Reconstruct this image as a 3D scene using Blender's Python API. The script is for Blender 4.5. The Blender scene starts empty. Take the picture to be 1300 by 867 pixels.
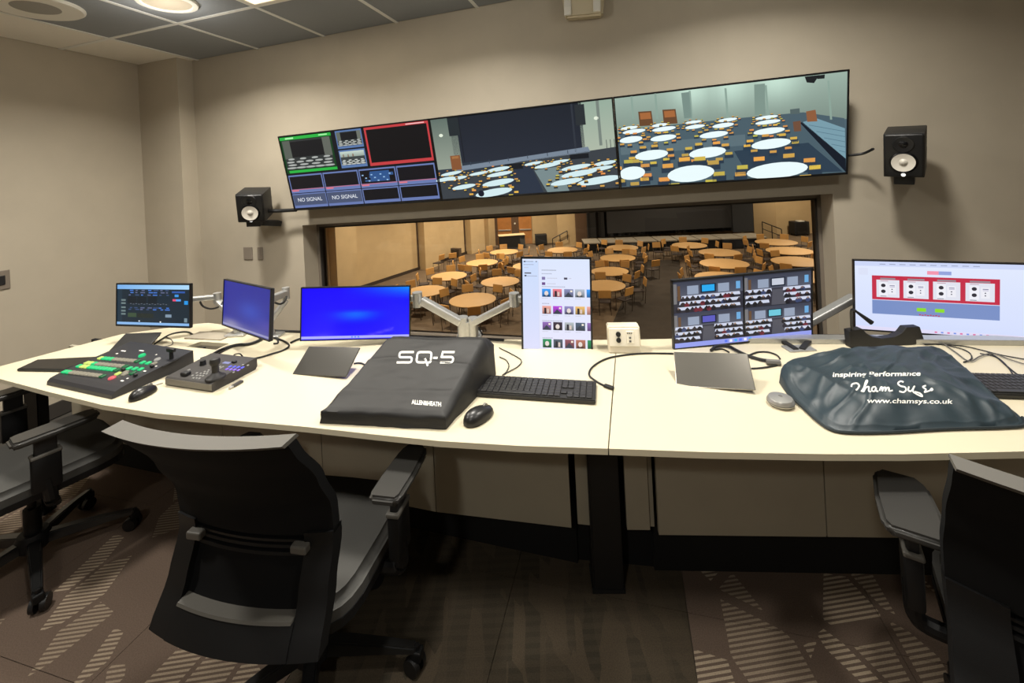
import bpy, bmesh, math, random
import numpy as np
from mathutils import Vector, Matrix, Euler
random.seed(7)
C = bpy.context.scene.collection
SC = bpy.context.scene

# ---------------------------------------------------------------- camera, world, lights, exposure
FPX, HX, HY, ROLL, HC = 540.0, 650.0, 215.0, 0.05, 1.54      # focal length and horizon point in pixels of the 1300x867 frame
cam = bpy.data.cameras.new('camera')
cam.sensor_width = 36.0
cam.lens = FPX / 1300 * 36
cam.shift_y = -(433.5 - HY) / 1300
cam.clip_start = 0.05
camo = bpy.data.objects.new('camera', cam)
C.objects.link(camo)
camo.location = (0, 0, HC)
camo.rotation_mode = 'XYZ'
_cr, _sr = math.cos(ROLL), math.sin(ROLL)
camo.matrix_world = Matrix(((_cr, _sr, 0, 0), (0, 0, -1, 0), (-_sr, _cr, 0, HC), (0, 0, 0, 1)))
SC.camera = camo

world = bpy.data.worlds.new('world')
SC.world = world
world.use_nodes = True
world.node_tree.nodes['Background'].inputs[0].default_value = (1.0, 0.93, 0.82, 1)
world.node_tree.nodes['Background'].inputs[1].default_value = 0.004

SC.view_settings.view_transform = 'Standard'
SC.view_settings.look = 'None'
SC.view_settings.gamma = 1
SC.view_settings.use_curve_mapping = False
SC.view_settings.exposure = 0.0
SC.cycles.max_bounces = 8
SC.cycles.diffuse_bounces = 4
SC.cycles.glossy_bounces = 4
SC.cycles.transparent_max_bounces = 8
SC.cycles.sample_clamp_indirect = 4.0

TH = math.atan2(-0.26, 1.0)                                   # the front wall's turn about z
EW = Vector((math.cos(TH), math.sin(TH), 0))                  # along the wall, to the right
NW = Vector((math.sin(TH), -math.cos(TH), 0))                 # out of the wall, into the room
W0 = Vector((0, 2.86, 0))
def W(s, d, z): return W0 + EW * s + NW * d + Vector((0, 0, z))
def ceil_z(s): return 2.66 + 0.034 * s

def lamp(name, kind, loc, power, col, size=0.2, size_y=None, rot=(0, 0, 0), spread=None):
    l = bpy.data.lights.new(name, kind)
    l.energy = power
    l.color = col
    if kind == 'AREA':
        l.shape = 'DISK' if size_y is None else 'RECTANGLE'
        l.size = size
        if size_y: l.size_y = size_y
        if spread: l.spread = math.radians(spread)
    o = bpy.data.objects.new(name, l)
    C.objects.link(o)
    o.location = loc
    o.rotation_euler = rot
    return o
WARM = (1.0, 0.955, 0.87)
# recessed ceiling cans of the control room: (along wall, out from wall, watts)
CANS = [(-1.77, 0.884, 34), (-0.1, 0.95, 31), (1.45, 0.95, 32), (-1.6, 2.2, 30), (0.2, 2.3, 18), (1.9, 2.3, 14), (0.2, 4.0, 22)]
for s, d, p in CANS:
    lamp('downlight_lamp', 'AREA', W(s, d, ceil_z(s) - 0.03), p * .84, WARM, size=0.22, spread=146)
    g = lamp('upper_wall_fill', 'POINT', W(s, d, ceil_z(s) - 0.14), p * (.09 if d > 2 or s < -1 else .19), WARM)           # added fill lamp at each can, there to brighten the upper wall
    g.data.shadow_soft_size = 0.06
lamp('troffer_lamp', 'AREA', W(-1.10, 0.93, ceil_z(-1.1) - 0.03), 7, (1.0, 0.9, 0.74), size=0.5, size_y=0.5, rot=(0, 0, TH))
# the hall's own ceiling lamps
HALL = (1.0, 0.86, 0.66)
for x, y, p in [(-3, 13, 900), (5, 12, 900), (13, 13, 900), (-1, 20, 900), (7, 19, 900), (15, 20, 900), (2, 26, 900), (10, 25.0, 500), (18, 26, 900)]:
    lamp('hall_lamp', 'AREA', (x, y, 1.3), p * .22, HALL, size=0.8, spread=160)
for x, y in ((-6.6, 19.0), (-4.6, 22.6), (-2.9, 25.6), (-1.2, 28.4)):                       # wall washers along the hall's left wall
    lamp('hall_lamp', 'AREA', (x + 1.0, y - .6, 1.4), 130, HALL, size=0.3, spread=140)

# ---------------------------------------------------------------- helpers
def ray(px, py):
    u = (px - HX) / FPX
    v = (HY - py) / FPX
    return Vector((u * _cr + v * _sr, 1.0, -u * _sr + v * _cr))
EYE = Vector((0, 0, HC))
def onz(px, py, z):
    d = ray(px, py)
    return EYE + d * ((z - HC) / d.z)
def ony(px, py, y): return EYE + ray(px, py) * y
def onw(px, py, off=0.0):                                    # on the plane parallel to the front wall, off metres into the room
    d = ray(px, py)
    t = ((W0 + NW * off) - EYE).dot(NW) / d.dot(NW)
    return EYE + d * t
def wloc(p):                                                 # world -> wall frame (along, out, up)
    q = Vector(p) - W0
    return q.dot(EW), q.dot(NW), q.z

def lin(c):
    c = c / 255.0
    return c / 12.92 if c <= 0.04045 else ((c + 0.055) / 1.055) ** 2.4
def rgb(t): return (lin(t[0]), lin(t[1]), lin(t[2]), 1.0)

MATS = {}
def mat(name, col, rough=0.6, metal=0.0, noise=0.0, scale=30.0, bump=0.0, bscale=200.0, emit=None, estr=1.0, spec=0.5, coat=0.0):
    if name in MATS: return MATS[name]
    m = bpy.data.materials.new(name)
    m.use_nodes = True
    nt = m.node_tree
    b = nt.nodes['Principled BSDF']
    b.inputs['Base Color'].default_value = rgb(col)
    b.inputs['Roughness'].default_value = rough
    b.inputs['Metallic'].default_value = metal
    b.inputs['Specular IOR Level'].default_value = spec
    b.inputs['Coat Weight'].default_value = coat
    tc = nt.nodes.new('ShaderNodeTexCoord')
    if noise:
        n = nt.nodes.new('ShaderNodeTexNoise')
        n.inputs['Scale'].default_value = scale
        n.inputs['Detail'].default_value = 4
        nt.links.new(tc.outputs['Object'], n.inputs['Vector'])
        r = nt.nodes.new('ShaderNodeMapRange')
        r.inputs[1].default_value = 0.3; r.inputs[2].default_value = 0.7
        r.inputs[3].default_value = 1 - noise; r.inputs[4].default_value = 1 + noise
        nt.links.new(n.outputs['Fac'], r.inputs[0])
        mx = nt.nodes.new('ShaderNodeVectorMath'); mx.operation = 'SCALE'
        mx.inputs[0].default_value = rgb(col)[:3]
        nt.links.new(r.outputs[0], mx.inputs['Scale'])
        nt.links.new(mx.outputs[0], b.inputs['Base Color'])
    if bump:
        n2 = nt.nodes.new('ShaderNodeTexNoise')
        n2.inputs['Scale'].default_value = bscale
        n2.inputs['Detail'].default_value = 3
        nt.links.new(tc.outputs['Object'], n2.inputs['Vector'])
        bp = nt.nodes.new('ShaderNodeBump')
        bp.inputs['Strength'].default_value = bump
        bp.inputs['Distance'].default_value = 0.003
        nt.links.new(n2.outputs['Fac'], bp.inputs['Height'])
        nt.links.new(bp.outputs[0], b.inputs['Normal'])
    if emit:
        b.inputs['Emission Color'].default_value = rgb(emit)
        b.inputs['Emission Strength'].default_value = estr
    MATS[name] = m
    return m

def display_material():
    m = bpy.data.materials.new('lit_display')
    m.use_nodes = True
    nt = m.node_tree
    b = nt.nodes['Principled BSDF']
    b.inputs['Base Color'].default_value = (0.004, 0.004, 0.005, 1)
    b.inputs['Roughness'].default_value = 0.35
    b.inputs['Specular IOR Level'].default_value = 0.25
    a = nt.nodes.new('ShaderNodeAttribute')
    a.attribute_name = 'shown'
    nt.links.new(a.outputs['Color'], b.inputs['Emission Color'])
    b.inputs['Emission Strength'].default_value = 1.0
    return m

# -- mesh building
def new_bm(): return bmesh.new()
def box(bm, x0, x1, y0, y1, z0, z1, bev=0.0, seg=2, mi=0, M=None):
    r = bmesh.ops.create_cube(bm, size=1.0)
    vs = r['verts']
    T = Matrix.Translation(((x0 + x1) / 2, (y0 + y1) / 2, (z0 + z1) / 2)) @ Matrix.Diagonal((abs(x1 - x0), abs(y1 - y0), abs(z1 - z0), 1))
    bmesh.ops.transform(bm, matrix=T, verts=vs)
    fs = set(f for v in vs for f in v.link_faces)
    if bev > 0:
        es = list(set(e for v in vs for e in v.link_edges))
        rr = bmesh.ops.bevel(bm, geom=es, offset=bev, segments=seg, affect='EDGES', profile=0.5)
        fs = set(rr['faces'])
        for _ in range(3): fs = set(g for f in fs for v in f.verts for g in v.link_faces)
        vs = list(set(v for f in fs for v in f.verts))
    for f in fs: f.material_index = mi
    if M is not None: bmesh.ops.transform(bm, matrix=M, verts=list(vs))
    return bm
def prism(bm, pts, z0, z1, mi=0, M=None):                     # polygon in x,y extruded along z
    a = [bm.verts.new((p[0], p[1], z0)) for p in pts]
    b = [bm.verts.new((p[0], p[1], z1)) for p in pts]
    n = len(pts)
    fs = [bm.faces.new(a[::-1]), bm.faces.new(b)]
    for i in range(n): fs.append(bm.faces.new((a[i], a[(i + 1) % n], b[(i + 1) % n], b[i])))
    for f in fs: f.material_index = mi
    bmesh.ops.recalc_face_normals(bm, faces=fs)
    if M is not None: bmesh.ops.transform(bm, matrix=M, verts=a + b)
    return bm
def cyl(bm, p0, p1, r0, r1=None, n=16, cap=True):
    p0, p1 = Vector(p0), Vector(p1)
    r1 = r0 if r1 is None else r1
    d = (p1 - p0)
    q = d.to_track_quat('Z', 'Y').to_matrix()
    a = []; b = []
    for i in range(n):
        t = 2 * math.pi * i / n
        o = q @ Vector((math.cos(t), math.sin(t), 0))
        a.append(bm.verts.new(p0 + o * r0)); b.append(bm.verts.new(p1 + o * r1))
    for i in range(n):
        bm.faces.new((a[i], a[(i + 1) % n], b[(i + 1) % n], b[i]))
    if cap:
        bm.faces.new(a[::-1]); bm.faces.new(b)
    return bm
def lathe(bm, prof, n=24, M=None):                            # profile of (r, z) about z
    rings = []
    for r, z in prof:
        if r < 1e-6: rings.append([bm.verts.new((0, 0, z))])
        else: rings.append([bm.verts.new((r * math.cos(2 * math.pi * i / n), r * math.sin(2 * math.pi * i / n), z)) for i in range(n)])
    for A, B in zip(rings, rings[1:]):
        for i in range(n):
            j = (i + 1) % n
            if len(A) == 1 and len(B) > 1: bm.faces.new((A[0], B[j], B[i]))
            elif len(B) == 1 and len(A) > 1: bm.faces.new((A[i], A[j], B[0]))
            elif len(A) > 1: bm.faces.new((A[i], A[j], B[j], B[i]))
    vs = [v for R in rings for v in R]
    if M is not None: bmesh.ops.transform(bm, matrix=M, verts=vs)
    bmesh.ops.recalc_face_normals(bm, faces=list(set(f for v in vs for f in v.link_faces)))
    return bm
def smooth_path(pts, k=6):
    P = [Vector(p) for p in pts]
    if len(P) < 3: return P
    out = []
    for i in range(len(P) - 1):
        a = P[max(i - 1, 0)]; b = P[i]; c = P[i + 1]; d = P[min(i + 2, len(P) - 1)]
        for j in range(k):
            t = j / k
            out.append(0.5 * ((2 * b) + (c - a) * t + (2 * a - 5 * b + 4 * c - d) * t * t + (3 * b - a - 3 * c + d) * t ** 3))
    out.append(P[-1])
    return out
def tube(bm, pts, r, n=8, k=6, smooth=True):
    P = smooth_path(pts, k) if smooth else [Vector(p) for p in pts]
    rings = []
    for i, p in enumerate(P):
        t = (P[min(i + 1, len(P) - 1)] - P[max(i - 1, 0)])
        if t.length < 1e-9: t = Vector((0, 0, 1))
        t.normalize()
        up = Vector((0, 0, 1)) if abs(t.z) < 0.9 else Vector((1, 0, 0))
        a = t.cross(up).normalized(); b = a.cross(t)
        rr = r[i] if isinstance(r, (list, tuple)) else r
        rings.append([bm.verts.new(p + (a * math.cos(2 * math.pi * j / n) + b * math.sin(2 * math.pi * j / n)) * rr) for j in range(n)])
    for A, B in zip(rings, rings[1:]):
        for j in range(n): bm.faces.new((A[j], A[(j + 1) % n], B[(j + 1) % n], B[j]))
    bm.faces.new(rings[0][::-1]); bm.faces.new(rings[-1])
    bmesh.ops.recalc_face_normals(bm, faces=list(set(f for R in rings for v in R for f in v.link_faces)))
    return bm
def beam(bm, p0, p1, w, h, bev=0.0, up=(0, 0, 1)):            # a box from p0 to p1
    p0, p1 = Vector(p0), Vector(p1)
    d = p1 - p0
    L = d.length
    y = d.normalized()
    x = y.cross(Vector(up)).normalized()
    z = x.cross(y)
    M = Matrix((x, y, z)).transposed().to_4x4()
    M.translation = p0
    return box(bm, -w / 2, w / 2, 0, L, -h / 2, h / 2, bev, 2, 0, M)

def obj(name, bm, m, parent=None, smooth=False, loc=None, kind=None, label=None, angle=35):
    me = bpy.data.meshes.new(name)
    if loc is not None:
        bmesh.ops.translate(bm, vec=-Vector(loc), verts=bm.verts)
    bm.to_mesh(me)
    bm.free()
    for x in (m if isinstance(m, (list, tuple)) else [m]): me.materials.append(x)
    if smooth:
        me.polygons.foreach_set('use_smooth', [True] * len(me.polygons))
        try: me.set_sharp_from_angle(angle=math.radians(angle))
        except Exception: pass
    o = bpy.data.objects.new(name, me)
    C.objects.link(o)
    if loc is not None: o.location = loc
    if parent is not None: o.parent = parent
    if kind: o['kind'] = kind
    if label: o['label'] = label
    return o
def tag(o, label, cat, group=None):
    o['label'] = label
    o['category'] = cat
    if group: o['group'] = group
    return o
def thing(name, label, cat, loc=(0, 0, 0), rot=(0, 0, 0), group=None, order='XYZ'):
    o = bpy.data.objects.new(name, None)
    o.empty_display_size = 0.1
    C.objects.link(o)
    o.location = loc
    o.rotation_mode = order
    o.rotation_euler = rot
    return tag(o, label, cat, group)
def dup(root, loc, rotz, label=None, group=None):
    r = root.copy(); C.objects.link(r)
    r.location = loc
    r.rotation_euler = (0, 0, rotz)
    if label: r['label'] = label
    if group: r['group'] = group
    for ch in list(root.children):
        c = ch.copy(); C.objects.link(c); c.parent = r
        for g in list(ch.children):
            d = g.copy(); C.objects.link(d); d.parent = c
    return r
def struct(name, bm, m, parent=None, **k):
    return obj(name, bm, m, parent, kind='structure', **k)

# -- lettering from the built-in font, as flat mesh polygons: list of (polygon points)
def text_mesh(s, size, bold=0.0):
    cu = bpy.data.curves.new('t', 'FONT')
    cu.body = s
    cu.size = size
    cu.align_x = 'CENTER'; cu.align_y = 'CENTER'
    cu.resolution_u = 3
    cu.offset = bold
    o = bpy.data.objects.new('t', cu)
    C.objects.link(o)
    bpy.context.view_layer.update()
    dg = bpy.context.evaluated_depsgraph_get()
    me = bpy.data.meshes.new_from_object(o.evaluated_get(dg))
    vs = [v.co.copy() for v in me.vertices]
    fs = [tuple(p.vertices) for p in me.polygons]
    bpy.data.objects.remove(o); bpy.data.curves.remove(cu); bpy.data.meshes.remove(me)
    return vs, fs
def ribbon(pts, w):                                           # flat stroke in 2d -> verts, quads
    P = [Vector((p[0], p[1])) for p in pts]
    vs = []
    for i, p in enumerate(P):
        t = P[min(i + 1, len(P) - 1)] - P[max(i - 1, 0)]
        t.normalize()
        n = Vector((-t.y, t.x)) * w / 2
        vs += [Vector((p.x + n.x, p.y + n.y, 0)), Vector((p.x - n.x, p.y - n.y, 0))]
    fs = [(2 * i, 2 * i + 1, 2 * i + 3, 2 * i + 2) for i in range(len(P) - 1)]
    return vs, fs

# -- pictures on screens: flat coloured polygons laid one above another, seen as emission
DISP = display_material()
class Disp:
    def __init__(s, w, h):
        s.w, s.h, s.v, s.f, s.c, s.k = w, h, [], [], [], 0
    def P(s, u, v): return (-s.w / 2 + u * s.w, -0.0008 - s.k * 0.00012, s.h / 2 - v * s.h)
    def layer(s): s.k += 1
    def poly(s, pts, col, alt=None):
        i = len(s.v)
        s.v += [s.P(*p) for p in pts]
        s.f.append(tuple(range(i, i + len(pts)))[::-1])
        s.c.append([rgb(col)] * len(pts) if alt is None else [rgb(c) for c in alt][::-1])
    def rect(s, x0, y0, x1, y1, col):
        x0, x1, y0, y1 = [min(1.0, max(0.0, q)) for q in (x0, x1, y0, y1)]
        if x1 - x0 < 1e-4 or y1 - y0 < 1e-4: return
        s.poly([(x0, y0), (x1, y0), (x1, y1), (x0, y1)], col)
    def vgrad(s, x0, y0, x1, y1, a, b): s.poly([(x0, y0), (x1, y0), (x1, y1), (x0, y1)], a, [a, a, b, b])
    def hgrad(s, x0, y0, x1, y1, a, b): s.poly([(x0, y0), (x1, y0), (x1, y1), (x0, y1)], a, [a, b, b, a])
    def ell(s, x, y, rx, ry, col, n=16, rot=0.0):
        s.poly([(x + rx * math.cos(t) , y + ry * math.sin(t) + rot * rx * math.cos(t)) for t in [2 * math.pi * i / n for i in range(n)]], col)
    def field(s, x0, y0, x1, y1, fn, nx=32, ny=20):            # smoothly shaded picture
        for j in range(ny):
            for i in range(nx):
                q = [(i / nx, j / ny), ((i + 1) / nx, j / ny), ((i + 1) / nx, (j + 1) / ny), (i / nx, (j + 1) / ny)]
                s.poly([(x0 + (x1 - x0) * a, y0 + (y1 - y0) * b) for a, b in q], None, [fn(a, b) for a, b in q])
    def text(s, t, x, y, hgt, col, sx=1.0):                     # hgt in fractions of the screen height
        vs, fs = text_mesh(t, hgt * s.h * 1.35, 0.0)
        for f in fs:
            i = len(s.v)
            s.v += [(-s.w / 2 + x * s.w + vs[k].x * sx, -0.0008 - s.k * 0.00012, s.h / 2 - y * s.h + vs[k].y) for k in f]
            s.f.append(tuple(range(i, i + len(f))))
            s.c.append([rgb(col)] * len(f))
    def build(s, name, parent):
        me = bpy.data.meshes.new(name)
        me.from_pydata(s.v, [], s.f)
        at = me.attributes.new('shown', 'FLOAT_COLOR', 'CORNER')
        at.data.foreach_set('color', np.array([c for f in s.c for c in f], dtype=np.float32).ravel())
        me.materials.append(DISP)
        o = bpy.data.objects.new(name, me)
        C.objects.link(o)
        o.parent = parent
        return o

# ---------------------------------------------------------------- the room shell
M_wall = mat('taupe_paint', (176, 166, 148), 0.75, noise=0.03, scale=6, bump=0.08, bscale=260)
M_base = mat('dark_vinyl_base', (52, 48, 44), 0.6)
M_tile = mat('grey_ceiling_tile', (140, 144, 148), 0.95, noise=0.08, scale=300, bump=0.25, bscale=400)
M_tile2 = mat('pale_ceiling_tile', (236, 232, 222), 0.95, noise=0.05, scale=300, bump=0.2, bscale=400)
M_rail = mat('ceiling_grid_white', (232, 232, 228), 0.6)
M_white = mat('white_plastic', (225, 222, 212), 0.45)
M_alu = mat('brushed_silver', (190, 190, 188), 0.38, metal=0.75, noise=0.04, scale=80)
M_black = mat('black_plastic', (22, 22, 23), 0.5, bump=0.05, bscale=600)
M_gloss = mat('gloss_black', (12, 12, 14), 0.18)
M_dark = mat('dark_void', (8, 8, 8), 0.9)
M_grey = mat('grey_plastic', (96, 94, 90), 0.55)
M_frame = mat('window_frame_bronze', (124, 114, 102), 0.5)

def slab(bm, pts, y0, y1):                                    # polygon in x,z extruded along y
    a = [bm.verts.new((p[0], y0, p[1])) for p in pts]
    b = [bm.verts.new((p[0], y1, p[1])) for p in pts]
    n = len(pts)
    fs = [bm.faces.new(a), bm.faces.new(b[::-1])]
    for i in range(n): fs.append(bm.faces.new((a[(i + 1) % n], a[i], b[i], b[(i + 1) % n])))
    bmesh.ops.recalc_face_normals(bm, faces=fs)
def wall_frame(o, s=0.0, d=0.0, z=0.0):
    o.location = W(s, d, z)
    o.rotation_euler = (0, 0, TH)
    return o

SL, SR, DB = -3.12, 3.45, 6.2                                  # left wall, right wall, back wall
tl = wloc(onw(384, 286)); tr = wloc(onw(1057, 246))
OX0, OX1, OZ0, OZ1, OB = tl[0], tr[0], tl[2], tr[2], 0.30        # the window opening
TW = 0.26
bm = new_bm()
slab(bm, [(SL - .2, 0), (OX0, 0), (OX0, 2.95), (SL - .2, 2.95)], 0, TW)
slab(bm, [(OX1, 0), (SR + .2, 0), (SR + .2, 2.95), (OX1, 2.95)], 0, TW)
slab(bm, [(OX0, 0), (OX1, 0), (OX1, OB), (OX0, OB)], 0, TW)
slab(bm, [(OX0, OZ0), (OX1, OZ1), (OX1, 2.95), (OX0, 2.95)], 0, TW)
wall_frame(struct('wall_front', bm, M_wall))
bm = new_bm(); box(bm, SL - .2, SL, -DB, -0.0, 0, 2.95)
wall_frame(struct('wall_left', bm, M_wall))
bm = new_bm(); box(bm, SR, SR + .2, -DB, -0.0, 0, 2.95)
wall_frame(struct('wall_right', bm, M_wall))
bm = new_bm(); box(bm, SL - .2, SR + .2, -DB - .2, -DB, 0, 2.95)
wall_frame(struct('wall_back', bm, M_wall))
bm = new_bm(); box(bm, SL, -2.70, -0.13, 0, 0, 2.75)
wall_frame(struct('trim_1', bm, M_wall, label='shallow painted column filling the corner left of the window'))
bm = new_bm(); box(bm, SL, SL + .014, -DB, -.13, 0, .1, .003)
wall_frame(struct('baseboard_left', bm, M_base))
bm = new_bm(); box(bm, SL + .014, SR, -.012, 0, 0, .1, .003)
wall_frame(struct('baseboard_front', bm, M_base))

# window: frame, pane, sensor
win = thing('window_1', 'long fixed observation window below the wall screens', 'window')
del win['category']; win['kind'] = 'structure'
wall_frame(win, 0, -.165, 0)
def headz(x): return OZ0 + (OZ1 - OZ0) * (x - OX0) / (OX1 - OX0)
bm = new_bm()
fw = 0.035
slab(bm, [(OX0, OZ0 - fw), (OX1, OZ1 - fw), (OX1, OZ1), (OX0, OZ0)], -.012, .05)
slab(bm, [(OX0, OB), (OX1, OB), (OX1, OB + fw), (OX0, OB + fw)], -.012, .05)
slab(bm, [(OX0, OB + fw), (OX0 + .02, OB + fw), (OX0 + .02, OZ0 - fw), (OX0, OZ0 - fw)], -.012, .03)
slab(bm, [(OX1 - .02, OB + fw), (OX1, OB + fw), (OX1, OZ1 - fw), (OX1 - .02, OZ1 - fw)], -.012, .05)
obj('frame', bm, M_frame, win)
bm = new_bm()
slab(bm, [(OX0 + .02, OZ0 - fw - .012), (OX1 - .02, OZ1 - fw - .012), (OX1 - .02, OZ1 - fw), (OX0 + .02, OZ0 - fw)], -.006, .05)
slab(bm, [(OX0 + .02, OB + fw), (OX0 + .025, OB + fw), (OX0 + .025, OZ0 - fw), (OX0 + .02, OZ0 - fw)], -.006, .05)
slab(bm, [(OX1 - .03, OB + fw), (OX1 - .02, OB + fw), (OX1 - .02, OZ1 - fw), (OX1 - .03, OZ1 - fw)], -.006, .05)
obj('glazing_gasket', bm, mat('gasket_grey', (52, 48, 44), .7), win)
def glass_material():
    m = bpy.data.materials.new('window_glass')
    m.use_nodes = True
    nt = m.node_tree
    nt.nodes.remove(nt.nodes['Principled BSDF'])
    out = [n for n in nt.nodes if n.type == 'OUTPUT_MATERIAL'][0]
    t = nt.nodes.new('ShaderNodeBsdfTransparent'); t.inputs[0].default_value = (0.93, 0.93, 0.90, 1)
    g = nt.nodes.new('ShaderNodeBsdfGlossy'); g.inputs['Roughness'].default_value = 0.01
    f = nt.nodes.new('ShaderNodeFresnel'); f.inputs['IOR'].default_value = 1.45
    mx = nt.nodes.new('ShaderNodeMixShader')
    nt.links.new(f.outputs[0], mx.inputs[0]); nt.links.new(t.outputs[0], mx.inputs[1]); nt.links.new(g.outputs[0], mx.inputs[2])
    nt.links.new(mx.outputs[0], out.inputs[0])
    return m
bm = new_bm()
a = [bm.verts.new(p) for p in ((OX0 + .02, .02, OB + fw), (OX1 - .02, .02, OB + fw), (OX1 - .02, .02, OZ1 - fw), (OX0 + .02, .02, OZ0 - fw))]
bm.faces.new(a)
obj('pane', bm, glass_material(), win)
p = wloc(onw(1037, 281, -.14))
bm = new_bm(); box(bm, p[0] - .014, p[0] + .014, -.03, 0, -.045, .045, .006)
o = obj('window_sensor', bm, M_white); o.location = W(p[0], -.135, p[2]); o.rotation_euler = (0, 0, TH)
tag(o, 'small white sensor box at right end of the observation window', 'sensor')

# floor with carpet tiles
def carpet(name, base, dash, patterned):
    m = bpy.data.materials.new(name)
    m.use_nodes = True
    nt = m.node_tree; N = nt.nodes; Lk = nt.links
    b = N['Principled BSDF']; b.inputs['Roughness'].default_value = 0.95; b.inputs['Specular IOR Level'].default_value = 0.15
    geo = N.new('ShaderNodeNewGeometry')
    def mapping(rot, sc):
        mp = N.new('ShaderNodeMapping'); mp.vector_type = 'POINT'
        mp.inputs['Rotation'].default_value = (0, 0, rot); mp.inputs['Scale'].default_value = sc
        Lk.new(geo.outputs['Position'], mp.inputs['Vector']); return mp
    def math_(op, a, c=None, d=None):
        n = N.new('ShaderNodeMath'); n.operation = op
        for i, v in enumerate((a, c, d)):
            if v is None: continue
            if isinstance(v, (int, float)): n.inputs[i].default_value = v
            else: Lk.new(v, n.inputs[i])
        return n.outputs[0]
    fine = N.new('ShaderNodeTexNoise'); fine.inputs['Scale'].default_value = 260
    Lk.new(geo.outputs['Position'], fine.inputs['Vector'])
    if patterned:
        # leaf shaped cells, long along the room, some filled with fine bars
        vo = N.new('ShaderNodeTexVoronoi'); vo.inputs['Scale'].default_value = 1.0; vo.inputs['Randomness'].default_value = 0.85
        Lk.new(mapping(0.42, (7.0, 3.6, 1)).outputs[0], vo.inputs['Vector'])
        ve = N.new('ShaderNodeTexVoronoi'); ve.feature = 'DISTANCE_TO_EDGE'; ve.inputs['Scale'].default_value = 1.0; ve.inputs['Randomness'].default_value = 0.85
        Lk.new(mapping(0.42, (7.0, 3.6, 1)).outputs[0], ve.inputs['Vector'])
        sp = N.new('ShaderNodeSeparateColor'); Lk.new(vo.outputs['Color'], sp.inputs[0])
        inside = math_('MULTIPLY', math_('GREATER_THAN', sp.outputs[0], 0.40), math_('GREATER_THAN', ve.outputs['Distance'], 0.06))
        xyz = N.new('ShaderNodeSeparateXYZ'); Lk.new(mapping(-0.1, (1, 1, 1)).outputs[0], xyz.inputs[0])
        bars = math_('LESS_THAN', math_('FRACT', math_('MULTIPLY', xyz.outputs['Y'], 66.0)), 0.5)
        fac = math_('MULTIPLY', inside, bars)
        dim = math_('MULTIPLY', fac, math_('MULTIPLY_ADD', sp.outputs[1], 0.5, 0.5))
    else:
        br = N.new('ShaderNodeTexVoronoi'); br.inputs['Scale'].default_value = 1.0; br.distance = 'CHEBYCHEV'
        Lk.new(mapping(0.26, (22, 5, 1)).outputs[0], br.inputs['Vector'])
        sp = N.new('ShaderNodeSeparateColor'); Lk.new(br.outputs['Color'], sp.inputs[0])
        xyz = N.new('ShaderNodeSeparateXYZ'); Lk.new(mapping(0.0, (1, 1, 1)).outputs[0], xyz.inputs[0])
        bars = math_('LESS_THAN', math_('FRACT', math_('MULTIPLY', xyz.outputs['Y'], 30.0)), 0.45)
        dim = math_('MULTIPLY', sp.outputs[0], math_('MULTIPLY_ADD', bars, 0.3, 0.7))
    mix = N.new('ShaderNodeMix'); mix.data_type = 'RGBA'
    mix.inputs['A'].default_value = rgb(base); mix.inputs['B'].default_value = rgb(dash)
    Lk.new(dim, mix.inputs['Factor'])
    vm = N.new('ShaderNodeVectorMath'); vm.operation = 'SCALE'
    Lk.new(mix.outputs['Result'], vm.inputs[0]); Lk.new(math_('MULTIPLY_ADD', fine.outputs['Fac'], 0.8, 0.6), vm.inputs['Scale'])
    Lk.new(vm.outputs[0], b.inputs['Base Color'])
    bp = N.new('ShaderNodeBump'); bp.inputs['Strength'].default_value = 0.4; bp.inputs['Distance'].default_value = 0.004
    Lk.new(fine.outputs['Fac'], bp.inputs['Height']); Lk.new(bp.outputs[0], b.inputs['Normal'])
    return m
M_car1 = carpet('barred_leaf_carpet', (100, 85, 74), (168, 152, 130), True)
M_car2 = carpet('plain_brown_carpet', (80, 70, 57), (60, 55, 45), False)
bm = new_bm(); box(bm, SL - .2, SR + .2, -DB - .2, TW, -.15, -.006)
floor = wall_frame(struct('floor', bm, mat('concrete_slab', (70, 66, 60), 0.9)))
T = 0.61
meshes = {}
for j in range(0, 8):
    for i in range(-6, 6):
        s0 = 0.86 + T * i
        x0, x1 = max(s0, SL + .014), min(s0 + T, SR)
        if x1 - x0 < .05: continue
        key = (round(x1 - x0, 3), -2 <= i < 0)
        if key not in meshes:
            bm = new_bm(); box(bm, .001, x1 - x0 - .001, -T + .001, -.001, -.0055, 0)
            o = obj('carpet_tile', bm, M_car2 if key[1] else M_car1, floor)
            meshes[key] = o.data
        else:
            o = bpy.data.objects.new('carpet_tile', meshes[key]); C.objects.link(o); o.parent = floor
        o.location = (x0, -T * j - .012, 0)

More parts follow.
